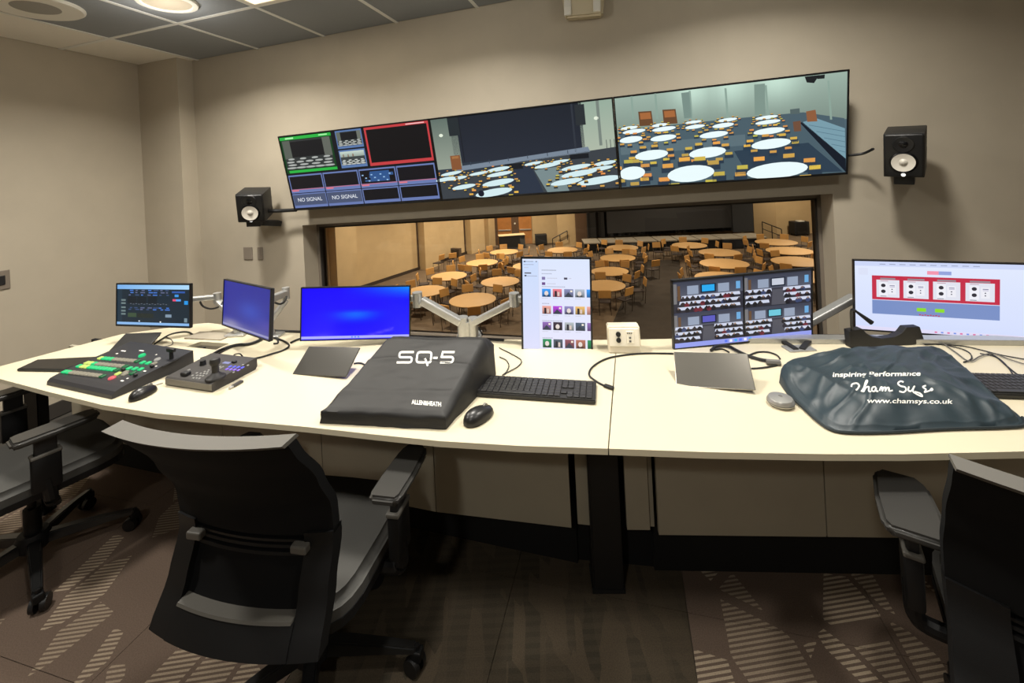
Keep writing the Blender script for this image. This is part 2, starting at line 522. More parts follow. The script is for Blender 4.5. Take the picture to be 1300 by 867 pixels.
# ceiling with lay-in tiles, its plane rising a little to the right
bm = new_bm(); box(bm, SL - .2, SR + .2, -DB - .2, TW, .03, .12)
ceiling = struct('ceiling', bm, mat('plenum_deck', (60, 60, 60), 0.9))
ceiling.location = W(0, 0, 2.66)
ceiling.rotation_mode = 'XYZ'
ceiling.rotation_euler = (0, -math.atan(0.034), TH)
cols = [(SL, -2.64)] + [(-2.64 + .613 * k, -2.64 + .613 * (k + 1)) for k in range(9)] + [(2.877, SR)]
rows = [(0, .63)] + [(.63 + .61 * k, .63 + .61 * (k + 1)) for k in range(9)]
meshes = {}
for ci, (a, b) in enumerate(cols):
    for ri, (c, d) in enumerate(rows):
        if ci == 3 and ri == 1: continue                      # the troffer sits here
        key = (round(b - a, 3), round(d - c, 3), ci == 0)
        if key not in meshes:
            bm = new_bm(); box(bm, .008, b - a - .008, -(d - c) + .008, -.008, .004, .02, .003, 1)
            o = obj('ceiling_tile', bm, M_tile2 if ci == 0 else M_tile, ceiling)
            meshes[key] = o.data
        else:
            o = bpy.data.objects.new('ceiling_tile', meshes[key]); C.objects.link(o); o.parent = ceiling
        o.location = (a, -c, 0)
for a, b in cols[1:]:
    bm = new_bm(); box(bm, a - .012, a + .012, -6.1, 0, 0, .006)
    obj('grid_rail', bm, M_rail, ceiling)
for c, d in rows[1:]:
    bm = new_bm(); box(bm, SL, SR, -c - .012, -c + .012, -.0005, .0055)
    obj('grid_rail', bm, M_rail, ceiling)

def onceil(s, d, drop=0.0): return W(s, d, ceil_z(s) - drop)
CR = (0, -math.atan(0.034), TH)
M_can = mat('can_lens', (120, 112, 98), 0.5, emit=(225, 205, 172), estr=.55)
M_lens = mat('lamp_lens', (255, 240, 215), 0.5, emit=(255, 238, 208), estr=1.6)
n = 0
for s, d, p in CANS:
    where = ['left of the square troffer', 'above the desk middle', 'above the desk right half', 'behind the left chair', 'behind the middle chair', 'behind the right chair', 'at the back of the room'][n]
    t = thing('downlight', 'round recessed ceiling downlight ' + where, 'ceiling light', onceil(s, d), CR, 'recessed downlights')
    bm = new_bm(); lathe(bm, [(.115, 0.004), (.12, -.012), (.145, -.008), (.15, 0.0), (.15, .004)], 32)
    obj('trim_ring', bm, M_white, t, True)
    bm = new_bm(); lathe(bm, [(0, -.003), (.118, -.003), (.118, .004)], 32)
    obj('lens', bm, M_can, t, True)
    n += 1
t = thing('ceiling_speaker', 'round white ceiling speaker with grey mesh centre near the left wall', 'speaker', onceil(-2.396, 1.13), CR)
bm = new_bm(); lathe(bm, [(.10, -.008), (.19, -.012), (.2, -.004), (.2, .004)], 36); obj('rim', bm, M_white, t, True)
bm = new_bm(); lathe(bm, [(0, -.011), (.06, -.011), (.10, -.008)], 36); obj('grille', bm, mat('speaker_mesh', (150, 147, 140), .8, noise=.2, scale=900), t, True)
t = thing('troffer_light', 'square recessed fluorescent troffer light near top of the picture', 'ceiling light', onceil(-1.1075, .935), CR)
bm = new_bm()
for q in ((-.3, .3, -.3, -.27), (-.3, .3, .27, .3), (-.3, -.27, -.27, .27), (.27, .3, -.27, .27)): box(bm, q[0], q[1], q[2], q[3], -.006, .02)
obj('frame', bm, M_white, t)
bm = new_bm(); box(bm, -.27, .27, -.27, .27, 0, .012); obj('diffuser', bm, M_lens, t)

# emergency light high on the front wall
e0 = wloc(onw(738, 8, .05))
t = thing('emergency_light', 'beige emergency light box high on the wall above the screens', 'emergency light', W(e0[0], 0, e0[2]), (0, .03, TH))
bm = new_bm(); slab(bm, [(-.10, -.07), (.13, -.075), (.15, .12), (-.13, .12)], -.075, 0)
bmesh.ops.bevel(bm, geom=list(bm.edges), offset=.012, segments=2, affect='EDGES')
obj('housing', bm, mat('beige_plastic', (200, 188, 160), .5), t, True)
bm = new_bm(); box(bm, -.105, -.06, -.09, -.07, -.06, .1, .006); obj('lamp_head', bm, M_white, t)
bm = new_bm(); box(bm, .075, .12, -.09, -.07, -.055, .1, .006); obj('lamp_head', bm, M_white, t)
for k in range(2):
    bm = new_bm(); box(bm, -.10, -.07, -.093, -.088, -.005 + .02 * k, .003 + .02 * k); obj('louvre', bm, M_white, t)

# wall plates
for px, w, nm in ((315.5, .085, 'wider grey blank wall plate under the left wall speaker'), (331, .05, 'narrow grey blank wall plate beside the wider plate')):
    p = wloc(onw(px, 321.5))
    bm = new_bm(); box(bm, -w / 2, w / 2, -.008, 0, -.05, .05, .003)
    o = obj('wall_plate', bm, mat('grey_plate', (128, 118, 106), .6)); o.location = W(p[0], 0, p[2]); o.rotation_euler = (0, 0, TH)
    tag(o, nm, 'wall plate')
d = ray(1, 356); tt = (SL + .0 - (EYE - W0).dot(EW)) / d.dot(EW); p = EYE + d * tt
t = thing('wall_switch', 'small light switch plate on the left wall at the picture edge', 'light switch', p, (0, 0, TH))
bm = new_bm(); box(bm, 0, .008, -.04, .04, -.06, .06, .003); obj('cover_plate', bm, mat('switch_plate', (120, 110, 98), .5), t)
bm = new_bm(); box(bm, .008, .014, -.015, .015, -.03, .03, .003); obj('rocker', bm, M_black, t)

# ---------------------------------------------------------------- the console desk
M_top = mat('cream_laminate', (204, 194, 168), 0.34, noise=0.015, scale=3, spec=.4)
M_edge = mat('worktop_underside', (40, 37, 34), 0.7)
M_panel = mat('taupe_panel', (168, 161, 143), 0.6, noise=0.03, scale=8)
M_steel = mat('black_steel', (20, 20, 21), 0.55)
desk = thing('console_desk', 'long curved control room desk with cream worktop and black legs', 'desk', (0, 1.6, 0))
DO = Vector((0, 1.6, 0))
DZ = 0.74
fr_l = [(-16, 473), (0, 481), (60, 497), (130, 514), (200, 525), (300, 534), (390, 542), (480, 552), (560, 560), (660, 566), (771.5, 569.5)]
bk_l = [(782.5, 431.5), (640, 431), (500, 427), (381, 422), (344, 419), (265, 410), (250, 411), (155, 424), (0, 465)]
fr_r = [(773, 569.5), (900, 574), (1050, 576.5), (1150, 576.5), (1300, 573), (1430, 567)]
bk_r = [(1430, 436), (1300, 431), (1170, 428), (1040, 427), (900, 429), (784, 431.5)]
def worktop(name, pts, hole=None):
    bm = new_bm()
    loops = [[onz(x, y, DZ) - DO for x, y in pts]]
    if hole: loops.append([onz(x, y, DZ) - DO for x, y in hole])
    es = []
    for L in loops:
        vs = [bm.verts.new(p) for p in L]
        es += [bm.edges.new((vs[i], vs[(i + 1) % len(vs)])) for i in range(len(vs))]
    bmesh.ops.triangle_fill(bm, edges=es, use_beauty=True, use_dissolve=False)
    bmesh.ops.recalc_face_normals(bm, faces=bm.faces)
    if sum(f.normal.z for f in bm.faces) < 0: bmesh.ops.reverse_faces(bm, faces=bm.faces)
    r = bmesh.ops.extrude_face_region(bm, geom=list(bm.faces))
    ex = [v for v in r['geom'] if isinstance(v, bmesh.types.BMVert)]
    bmesh.ops.translate(bm, vec=(0, 0, -.018), verts=ex)
    bmesh.ops.recalc_face_normals(bm, faces=bm.faces)
    return obj(name, bm, M_top, desk)
HOLE = [(236, 440), (255, 433.7), (291, 436), (274, 444)]
worktop('worktop', fr_l + bk_l, HOLE)
worktop('worktop', fr_r + bk_r)
# dark sub-top under each half, set a little back
def subtop(pts, sh):
    bm = new_bm()
    P = [onz(x, y, DZ) for x, y in pts]
    c = sum(P, Vector()) / len(P)
    prism(bm, [((p.x + (c.x - p.x) * .05 - DO.x), (p.y + (c.y - p.y) * .42 - DO.y)) for p in P], DZ - .045, DZ - .0185)
    obj('sub_top', bm, M_edge, desk)
subtop(fr_l[4:] + bk_l[:5], 0)
subtop(fr_r + bk_r, 0)
# cable well below the hole
bm = new_bm()
hp = [onz(x, y, DZ) - DO for x, y in HOLE]
cen = sum(hp, Vector()) / 4
a = [bm.verts.new(cen + (p - cen) * 1.01 + Vector((0, 0, -.001))) for p in hp]
b = [bm.verts.new(cen + (p - cen) * 1.01 + Vector((0, 0, -.09))) for p in hp]
for i in range(4): bm.faces.new((a[i], a[(i + 1) % 4], b[(i + 1) % 4], b[i]))
bm.faces.new(b)
obj('cable_well', bm, mat('well_grey', (150, 142, 126), .6), desk)
bm = new_bm(); c2 = cen + Vector((-.05, .0, -.06)); box(bm, c2.x - .04, c2.x + .02, c2.y - .02, c2.y + .03, c2.z - .03, c2.z + .045, .005)
obj('socket_block', bm, M_black, desk)
# raised strips along the back edge
def strip(a, b, w, h, m, nm):
    pa, pb = onz(a[0], a[1], DZ), onz(b[0], b[1], DZ)
    bm = new_bm(); beam(bm, pa - DO + Vector((0, 0, h / 2)), pb - DO + Vector((0, 0, h / 2)), w, h, .002)
    obj(nm, bm, m, desk)
strip((244, 426), (290, 428), .09, .006, mat('well_grey', (150, 142, 126), .6), 'cable_flap')
strip((930, 433), (1330, 436), .05, .022, M_alu, 'back_rail')
strip((345, 420.5), (640, 432.5), .02, .007, M_black, 'back_edge_strip')
strip((905, 427.5), (1330, 431), .02, .012, M_black, 'back_edge_strip')
# hanging front panels
def hit(px, py, A, B):                                        # where the sight line of a pixel column crosses the vertical plane over A-B
    d = ray(px, py)
    n = Vector((B.y - A.y, -(B.x - A.x), 0))
    t = (A - EYE).dot(n) / d.dot(n)
    return EYE + d * t
PA, PB = onz(513, 645, .22), onz(726, 670, .22)
PL = PA + Vector((-1.9, .62, 0))
PC, PD = onz(836, 679, .22), onz(1050, 681.5, .22)
PR = PD + (PD - PC) * 3.0
PR = hit(1425, 600, PD, PR)
def panel(a, b, rec=0.0, zt=.695, zb=.22, m=None, nm='front_panel'):
    a = Vector((a.x, a.y, 0)); b = Vector((b.x, b.y, 0))
    d = (b - a).normalized(); n = Vector((-d.y, d.x, 0))
    a = a + d * .002 + n * rec; b = b - d * .002 + n * rec
    bm = new_bm()
    prism(bm, [(q.x - DO.x, q.y - DO.y) for q in (a, b, b + n * .018, a + n * .018)], zb, zt)
    return obj(nm, bm, m or M_panel, desk)
J = [hit(x, 600, PL, PA) for x in (95, 161, 285, 410)] + [PA + (PB - PA) * .0]
J[-1] = hit(552, 610, PA, PB)
for i in range(3): panel(J[i], J[i + 1])
panel(J[3], J[4] if False else PA + (J[4] - PA)); panel(J[4], PB)
panel(hit(730, 620, PA, PB), hit(758, 620, PA, PB), .02)
panel(hit(794, 620, PC, PD), hit(825, 620, PC, PD), .02)
panel(hit(825, 620, PC, PD), PC - (PD - PC).normalized() * .003, .035)
panel(PC, PD); panel(PD, hit(1206, 620, PD, PR)); panel(hit(1206, 620, PD, PR), PR)
for a, b in ((J[0], PB), (PB, PC), (PC, PR)):                            # added black kick board, doubling as dark backing for under-desk shade
    panel(a, b, .10 if a is not PB else .115, .69, 0.0, M_dark, 'dark_plinth_backing')
# legs
def leg(px0, px1, py, depth, z0=0):
    a, b = onz(px0, py, 0), onz(px1, py, 0)
    d = (b - a).normalized(); n = Vector((-d.y, d.x, 0))
    bm = new_bm(); prism(bm, [(q.x - DO.x, q.y - DO.y) for q in (a, b, b + n * depth, a + n * depth)], .012, .695)
    bmesh.ops.bevel(bm, geom=list(bm.edges), offset=.006, segments=2, affect='EDGES')
    l = obj('leg', bm, M_steel, desk)
    bm = new_bm(); prism(bm, [(q.x - DO.x, q.y - DO.y) for q in (a - d * .004, b + d * .004, b + n * (depth + .004) + d * .004, a + n * (depth + .004) - d * .004)], 0, .013)
    obj('foot', bm, M_dark, l)
leg(754, 793, 754, .10)
a = onz(30, 600, .1)
leg(36, 55, 655, .05)
leg(1420, 1460, 754, .1)

# ---------------------------------------------------------------- screens on the wall
def plane_uv(R, Cn, w, h):                                     # photo pixel -> (u, v) on a screen standing at Cn with axes R
    X, Y, Z = R.col[0], R.col[1], R.col[2]
    def f(px, py):
        d = ray(px, py)
        t = (Cn - EYE).dot(Y) / d.dot(Y)
        q = EYE + d * t - Cn
        return 0.5 + q.dot(X) / w, 0.5 - q.dot(Z) / h
    return f
def quad_uv(q):                                                # homography of four photo corners (TL TR BR BL) to the unit square
    A = []; b = []
    for (x, y), (u, v) in zip(q, ((0, 0), (1, 0), (1, 1), (0, 1))):
        A += [[x, y, 1, 0, 0, 0, -u * x, -u * y], [0, 0, 0, x, y, 1, -v * x, -v * y]]; b += [u, v]
    h = np.linalg.solve(np.array(A, float), np.array(b, float))
    return lambda x, y: ((h[0] * x + h[1] * y + h[2]) / (h[6] * x + h[7] * y + 1), (h[3] * x + h[4] * y + h[5]) / (h[6] * x + h[7] * y + 1))
rnd = random.Random(3)
def scatter_seats(D, x, y, rx, ry, n, dark=(38, 44, 52), col=(214, 172, 78)):
    for k in range(n):
        t = 2 * math.pi * (k + rnd.random() * .5) / n
        cx, cy = x + 1.22 * rx * math.cos(t), y + 1.25 * ry * math.sin(t)
        s = ry * .25
        D.rect(cx - s * 1.0, cy + s * .3, cx + s * 1.0, cy + s * 2.2, dark)
        D.rect(cx - s * .8, cy - s * 1.0, cx + s * .8, cy + s * .5, (col[0] + rnd.randint(-25, 25), col[1] + rnd.randint(-25, 20), col[2]))

def hall_picture(D, x0, y0, x1, y1, stage=True, dim=1.0):      # small camera picture of the hall
    c = lambda r, g, b: (r * dim, g * dim, b * dim)
    w, h = x1 - x0, y1 - y0
    X = lambda u: x0 + u * w
    Y = lambda v: y0 + v * h
    D.rect(x0, y0, x1, y1, c(60, 66, 66)); D.layer()
    if stage:
        D.rect(X(.0), Y(0), X(.16), Y(.62), c(110, 118, 108)); D.rect(X(.84), Y(0), X(1), Y(.62), c(120, 126, 116))
        D.rect(X(.16), Y(.05), X(.84), Y(.58), c(22, 24, 28))
    else:
        D.vgrad(X(0), Y(0), X(1), Y(.4), c(200, 215, 205), c(150, 165, 155))
        for k in range(3): D.rect(X(.1 + .2 * k), Y(.2), X(.16 + .2 * k), Y(.4), c(120, 74, 40))
    D.layer()
    for j in range(4):
        for i in range(4 + j % 2):
            cx = (i + .5) / (4 + j % 2)
            D.ell(X(cx), Y(.64 + .1 * j), w * (.07 + .012 * j), h * .032, c(215, 220, 215), 12)
    D.layer()

# three screens in one row, the row tilted forward
TVC = Vector((0.068, 2.675, 1.642))
TVR = Euler((math.radians(11.1), math.radians(-1.8), math.radians(-13.8)), 'YXZ').to_matrix()
TVH = 0.556
TVW = 3.54
fuv = plane_uv(TVR, TVC, TVW, TVH)
cuts = [-.5, fuv(553, 204)[0] - .5, fuv(783, 183)[0] - .5, .5]
QUADS = [[(356.2, 174.2), (550.5, 152), (555.3, 256), (370.5, 268)], [(550.5, 152), (781.5, 123.8), (783.8, 242), (555.3, 256)], [(781.5, 123.8), (1082.3, 86.5), (1073, 221.2), (783.8, 242)]]
TVL = ['left wall screen showing a grid of small camera views', 'middle wall screen showing the dark stage beyond round tables', 'right wall screen showing bright hall full of white round tables']
M_bez = mat('screen_bezel', (14, 14, 16), 0.35)
TVS = []
for k in range(3):
    a, b = cuts[k] * TVW, cuts[k + 1] * TVW
    w = b - a - .001
    cen = TVC + TVR @ Vector(((a + b) / 2, 0, 0))
    t = thing('wall_screen', TVL[k], 'tv', cen, (math.radians(11.1), math.radians(-1.8), math.radians(-13.8)), 'row of wall screens', 'YXZ')
    bm = new_bm(); box(bm, -w / 2, w / 2, .004, .035, -TVH / 2, TVH / 2, .002, 1)
    obj('housing', bm, M_black, t)
    bm = new_bm(); z = .008
    for q in ((-w / 2, w / 2, TVH / 2 - z, TVH / 2), (-w / 2, w / 2, -TVH / 2, -TVH / 2 + z + .004), (-w / 2, -w / 2 + z, -TVH / 2, TVH / 2), (w / 2 - z, w / 2, -TVH / 2, TVH / 2)):
        box(bm, q[0], q[1], -.005, .006, q[2], q[3])
    obj('bezel', bm, M_bez, t)
    bm = new_bm(); box(bm, -.2, .2, .035, .085, -.16, .16, .004); obj('mount_bracket', bm, M_black, t)
    for sx in (-.13, .13):
        for sz in (-.1, .1):
            bm = new_bm(); beam(bm, (sx, .08, sz), (sx, .13 - sz * .25, sz), .03, .03); obj('mount_strut', bm, M_black, t)
    TVS.append((t, w - 2 * z, TVH - 2 * z - .004))

# left screen: multiview
t, w, h = TVS[0]
D = Disp(w, h)
D.rect(0, 0, 1, 1, (16, 18, 24)); D.layer()
Z2 = lambda x, y: quad_uv(QUADS[0])(340 + x / 2.9545, 120 + y / 2.9545)
D.rect(0, .0, .365, .5, (10, 60, 24)); D.rect(.395, 0, .572, .235, (90, 120, 170)); D.rect(.395, .255, .572, .49, (90, 120, 170)); D.rect(.59, 0, 1, .495, (196, 62, 66))
for r, (v0, v1) in enumerate(((.525, .775), (.785, .985))):
    for c in range(4): D.rect(c * .25 + .003, v0, c * .25 + .247, v1, (104, 122, 176))
D.layer()
D.rect(.0, .005, .365, .045, (40, 178, 66)); D.rect(.02, .46, .365, .495, (40, 178, 66)); D.layer()
hall_picture(D, .012, .055, .352, .45, True, .8)
D.rect(.04, .015, .1, .035, (180, 240, 180)); D.rect(.28, .015, .34, .03, (180, 240, 180))
hall_picture(D, .402, .02, .565, .205, True, .9)
hall_picture(D, .402, .275, .565, .455, False, 1.0)
D.rect(.603, .03, .988, .455, (14, 12, 14)); D.rect(.86, .008, .975, .022, (240, 190, 190))
for c in range(4):
    D.rect(c * .25 + .01, .545, c * .25 + .24, .72, (18, 16, 22))
    if c >= 2: D.rect(c * .25 + .01, .80, c * .25 + .24, .945, (16, 15, 20))
    else: D.rect(c * .25 + .006, .80, c * .25 + .243, .95, (74, 84, 112))
    D.rect(c * .25 + .01, .735, c * .25 + .06, .75, (230, 120, 130))
    D.rect(c * .25 + .004, .722, c * .25 + .246, .732, (190, 110, 130))
D.layer()
for k in range(26): D.rect(.53 + rnd.random() * .16, .56 + rnd.random() * .13, .54 + rnd.random() * .19, .565 + rnd.random() * .135, (50, 86, 140))
D.layer()
for k in range(10): D.rect(.52 + .02 * k, .6 + .04 * (k % 3), .532 + .02 * k, .615 + .04 * (k % 3), (150, 190, 230))
D.text('NO SIGNAL', .125, .875, .055, (235, 240, 248)); D.text('NO SIGNAL', .375, .875, .055, (235, 240, 248))
D.build('screen', t)

# middle screen: stage
t, w, h = TVS[1]
D = Disp(w, h)
U = quad_uv(QUADS[1])
Z = lambda x, y: U(340 + x / 2.9545, 120 + y / 2.9545)
D.rect(0, 0, 1, 1, (44, 54, 66)); D.layer()
D.vgrad(0, 0, .15, .62, (96, 112, 104), (150, 160, 146)); D.vgrad(.83, 0, 1, .6, (150, 172, 156), (176, 186, 168))
D.vgrad(.11, 0, .845, .56, (26, 32, 42), (36, 42, 54)); D.layer()
D.rect(.10, 0, .165, .22, (34, 42, 46)); D.rect(.81, .02, .86, .25, (40, 46, 50)); D.rect(.92, 0, .935, .5, (120, 132, 124)); D.rect(.165, 0, .17, .55, (20, 24, 32)); D.rect(.79, .0, .8, .55, (46, 52, 62))
D.ell(.05, .2, .012, .02, (230, 240, 220)); D.ell(.915, .19, .012, .02, (230, 240, 220))
D.poly([(.12, .60), (.86, .50), (.87, .56), (.1, .66)], (120, 134, 150)); D.poly([(.0, .74), (.5, .6), (1, .53), (1, 1), (0, 1)], (58, 64, 70)); D.layer()
D.poly([(.42, .66), (.54, .63), (.6, 1), (.4, 1)], (40, 50, 66)); D.poly([(.56, .72), (.7, .70), (.74, 1), (.62, 1)], (120, 138, 140)); D.layer()
for k in range(6): D.rect(.2 + .11 * k, .555 - .007 * k, .204 + .11 * k, .60 - .008 * k, (60, 70, 84))
D.rect(.085, .46, .145, .64, (134, 84, 50)); D.rect(.095, .47, .135, .5, (170, 118, 70))
D.rect(.40, .62, .5, .69, (20, 24, 30)); D.rect(.76, .575, .86, .63, (20, 24, 30)); D.layer()
tb = [(678, 300, 45, 7), (655, 322, 42, 8), (855, 284, 46, 8), (858, 303, 52, 8), (850, 336, 65, 12), (830, 375, 76, 15), (1042, 270, 50, 8), (1150, 278, 55, 9), (1160, 302, 66, 11), (1235, 330, 78, 14), (1262, 262, 40, 8), (720, 352, 50, 9), (1085, 256, 40, 6), (990, 262, 36, 6), (780, 300, 40, 6), (700, 318, 40, 7), (1110, 335, 60, 11), (1240, 284, 50, 8)]
for x, y, rx, ry in sorted(tb, key=lambda q: q[1]):
    u, v = Z(x, y); ru, rv = rx / 690, ry / 330
    scatter_seats(D, u, v, ru, rv * 1.35, 9); D.layer()
    D.ell(u, v, ru, rv, (212, 236, 240), 18, -.22); D.layer()
D.ell(.24, .955, .018, .04, (20, 24, 40)); 
for q in (.0, .02, .04): D.rect(.955 + q, .44, .958 + q, .54, (50, 60, 66))
D.build('screen', t)

# right screen: round tables
t, w, h = TVS[2]
D = Disp(w, h)
U = quad_uv(QUADS[2])
Z = lambda x, y: U(700 + x / 2.6, 70 + y / 2.6)
D.rect(0, 0, 1, 1, (78, 98, 108)); D.layer()
def wallc(u, v):
    g = 0.78 + .22 * max(math.exp(-((u - .36) / .09) ** 2), math.exp(-((u - .53) / .09) ** 2), math.exp(-((u - .72) / .1) ** 2)) * math.exp(-(v / .5) ** 2) - .16 * v
    return (200 * g, 228 * g, 212 * g)
D.field(0, 0, 1, .46, wallc, 30, 8); D.layer()
D.poly([Z(220, 250), Z(600, 208), Z(840, 185), Z(975, 205), Z(972, 400), Z(220, 440)], (74, 94, 104)); D.layer()
D.poly([Z(222, 300), Z(640, 262), Z(640, 300), Z(222, 335)], (92, 112, 120)); D.poly([Z(600, 320), Z(850, 290), Z(960, 390), Z(640, 400)], (44, 62, 78))
for a in (265, 345, 460, 580, 715, 925): D.poly([Z(a, 128 - (a - 265) * .08), Z(a + 7, 128 - (a - 265) * .08), Z(a + 9, 210), Z(a + 2, 210)], (140, 164, 152))
D.poly([Z(435, 120), Z(462, 116), Z(466, 205), Z(440, 208)], (120, 142, 134)); D.poly([Z(680, 90), Z(716, 86), Z(712, 192), Z(676, 196)], (126, 148, 138))
D.poly([Z(832, 220), Z(880, 205), Z(975, 240), Z(972, 345)], (120, 156, 170)); D.poly([Z(826, 222), Z(834, 218), Z(972, 345), Z(970, 392)], (16, 24, 36)); D.layer()
for a, b in ((288, 185), (369, 178)):
    D.poly([Z(a, b), Z(a + 44, b - 3), Z(a + 48, b + 47), Z(a + 2, b + 50)], (104, 70, 44)); D.layer(); D.poly([Z(a + 5, b + 5), Z(a + 40, b + 2), Z(a + 42, b + 24), Z(a + 6, b + 27)], (166, 104, 58))
for k in range(5): D.poly([Z(855 + k * 24, 228 + k * 22), Z(975, 250 + k * 18), Z(975, 252 + k * 18), Z(855 + k * 24, 230 + k * 22)], (86, 118, 134))
D.poly([Z(848, 182), Z(880, 176), Z(884, 216), Z(850, 218)], (142, 92, 60)); D.poly([Z(802, 218), Z(828, 214), Z(828, 250), Z(804, 252)], (112, 78, 58)); D.poly([Z(795, 175), Z(827, 171), Z(827, 190), Z(795, 192)], (84, 100, 100)); D.poly([Z(850, 62), Z(900, 56), Z(880, 84), Z(856, 82)], (24, 28, 30)); D.poly([Z(890, 58), Z(918, 54), Z(916, 68), Z(892, 70)], (24, 28, 30))
D.layer()
tb = [(470, 220, 28, 5), (584, 212, 32, 6), (715, 203, 36, 6), (357, 231, 28, 6), (255, 241, 32, 6), (474, 236, 34, 7), (568, 231, 36, 8), (718, 219, 40, 7), (370, 244, 42, 8), (270, 253, 42, 8), (720, 250, 50, 11), (535, 263, 48, 11), (366, 275, 46, 11), (258, 281, 42, 12), (724, 294, 63, 17), (510, 325, 63, 19), (323, 334, 60, 18), (255, 397, 48, 25), (450, 398, 82, 30), (738, 386, 98, 28)]
for x, y, rx, ry in tb:
    u, v = Z(x, y); ru, rv = rx / 755, ry / 335
    scatter_seats(D, min(max(u, .03), .97), v, ru, rv * 1.4, 9, (40, 56, 72)); D.layer()
    if y > 380: 
        pts = [(u + ru * math.cos(a), v + rv * math.sin(a) - .22 * ru * math.cos(a) * 0.4) for a in [2 * math.pi * i / 22 for i in range(22)]]
        D.poly([(min(max(a, 0), 1), min(max(b, 0), 1)) for a, b in pts], (236, 252, 254))
    else:
        D.ell(u, v, ru, rv, (236, 252, 254), 18, -.1)
    D.layer()
D.build('screen', t)

# ---------------------------------------------------------------- loudspeakers on the wall
def speaker(name, label, cen, rot, w, h, dep, wall_pt):
    t = thing(name, label, 'speaker', cen, rot, None, 'YXZ')
    bm = new_bm(); box(bm, -w / 2, w / 2, 0, dep, -h / 2, h / 2, .004, 2)
    obj('cabinet', bm, mat('black_vinyl', (30, 29, 28), .55, noise=.1, scale=200), t, True)
    bm = new_bm(); box(bm, -w / 2 + .003, w / 2 - .003, -.012, .001, -h / 2 + .003, h / 2 - .003, .008, 3)
    obj('baffle', bm, mat('satin_black', (20, 20, 21), .38), t, True)
    Mf = Matrix.Rotation(math.radians(90), 4, 'X')
    def at(z): return Matrix.Translation((0, -.0125, z)) @ Mf
    wz = -h * .145
    bm = new_bm(); lathe(bm, [(w * .30, .004), (w * .32, .007), (w * .345, .005), (w * .36, 0)], 32, at(wz)); obj('woofer_surround', bm, M_gloss, t, True)
    bm = new_bm(); lathe(bm, [(0, .002), (w * .11, .0015), (w * .14, .0015), (w * .30, .007)], 32, at(wz)); obj('woofer_cone', bm, mat('white_cone', (214, 208, 196), .55), t, True, label='white woofer cone')
    bm = new_bm(); lathe(bm, [(0, .012), (w * .06, .009), (w * .115, .0016)], 24, at(wz)); obj('dust_cap', bm, mat('white_cap', (190, 184, 172), .4), t, True)
    bm = new_bm(); lathe(bm, [(w * .12, .001), (w * .25, .004), (w * .27, 0)], 28, at(h * .26)); obj('tweeter_waveguide', bm, mat('satin_black', (20, 20, 21), .38), t, True)
    bm = new_bm(); lathe(bm, [(0, .008), (w * .06, .006), (w * .12, .001)], 20, at(h * .26)); obj('tweeter_dome', bm, M_gloss, t, True)
    bm = new_bm(); lathe(bm, [(0, .002), (w * .055, .002), (w * .06, 0)], 16, at(-h * .43)); obj('badge', bm, mat('lit_badge', (240, 240, 236), .4, emit=(240, 240, 240), estr=.7), t, True)
    # wall bracket
    Mi = Matrix.LocRotScale(cen, Euler(rot, 'YXZ'), None).inverted()
    q = Mi @ Vector(wall_pt)
    bm = new_bm(); box(bm, -w * .26, w * .26, .02, .09, -h / 2 - .045, -h / 2 + .002, .004); obj('bracket_cradle', bm, M_black, t)
    bm = new_bm(); beam(bm, (0, .06, -h / 2 - .025), q, .05, .04, .004); obj('bracket_arm', bm, M_black, t)
rg = math.radians
wp = onw(1150, 232, 0.0)
speaker('wall_speaker', 'black loudspeaker with white cone right of the wall screens', Vector((1.925, 2.09, 1.512)), (rg(13), rg(3), rg(-47)), .15, .222, .19, Vector((2.13, 2.31, 1.40)))
speaker('wall_speaker', 'black loudspeaker with white cone left of the wall screens', Vector((-1.906, 3.08, 1.353)), (rg(15), rg(2.5), rg(12)), .18, .213, .18, Vector((-1.84, 3.338, 1.21)))
def cable(name, label, pts, r=.004, m=None, cat='cable', k=6):
    bm = new_bm(); tube(bm, pts, r, 8, k)
    return tag(obj(name, bm, m or M_black, None, True, loc=Vector(pts[0])), label, cat)
cable('speaker_cable', 'black cable running from the right wall screen to the right speaker', [ony(1072, 198, 2.30), ony(1095, 195, 2.27), ony(1126, 188, 2.13) + Vector((0, .08, 0))], .007)
cable('speaker_cable', 'thick black cable between the left wall speaker and the left wall screen', [ony(340, 268, 3.2), ony(356, 267.5, 3.2), ony(376, 266.5, 3.17)], .014)

# ---------------------------------------------------------------- monitors on the desk
def monitor(label, cen, yaw, pitch, roll, w, h, chin=.006, bez=.005, dep=.03, col=(18, 18, 22)):
    t = thing('monitor', label, 'monitor', cen, (rg(pitch), rg(roll), rg(yaw)), None, 'YXZ')
    bm = new_bm(); box(bm, -w / 2, w / 2, .003, .014, -h / 2, h / 2, .002, 1)
    box(bm, -w * .36, w * .36, .012, dep, -h * .34, h * .34, .006, 2)
    obj('housing', bm, mat('monitor_shell', (24, 24, 26), .5), t)
    bm = new_bm()
    for q in ((-w / 2, w / 2, h / 2 - bez, h / 2), (-w / 2, w / 2, -h / 2, -h / 2 + chin), (-w / 2, -w / 2 + bez, -h / 2, h / 2), (w / 2 - bez, w / 2, -h / 2, h / 2)):
        box(bm, q[0], q[1], -.004, .004, q[2], q[3])
    obj('bezel', bm, mat('monitor_bezel', (20, 20, 24), .4), t)
    bm = new_bm(); box(bm, -.05, .05, dep, dep + .012, -.05, .05, .003); obj('mount_plate', bm, M_alu, t)
    t['_w'] = w - 2 * bez
    off = (chin - bez) / 2
    return t, Disp(w - 2 * bez, h - bez - chin), off
def finish(t, D, off):
    o = D.build('screen', t); o.location.z = off
    if '_w' in t: del t['_w']
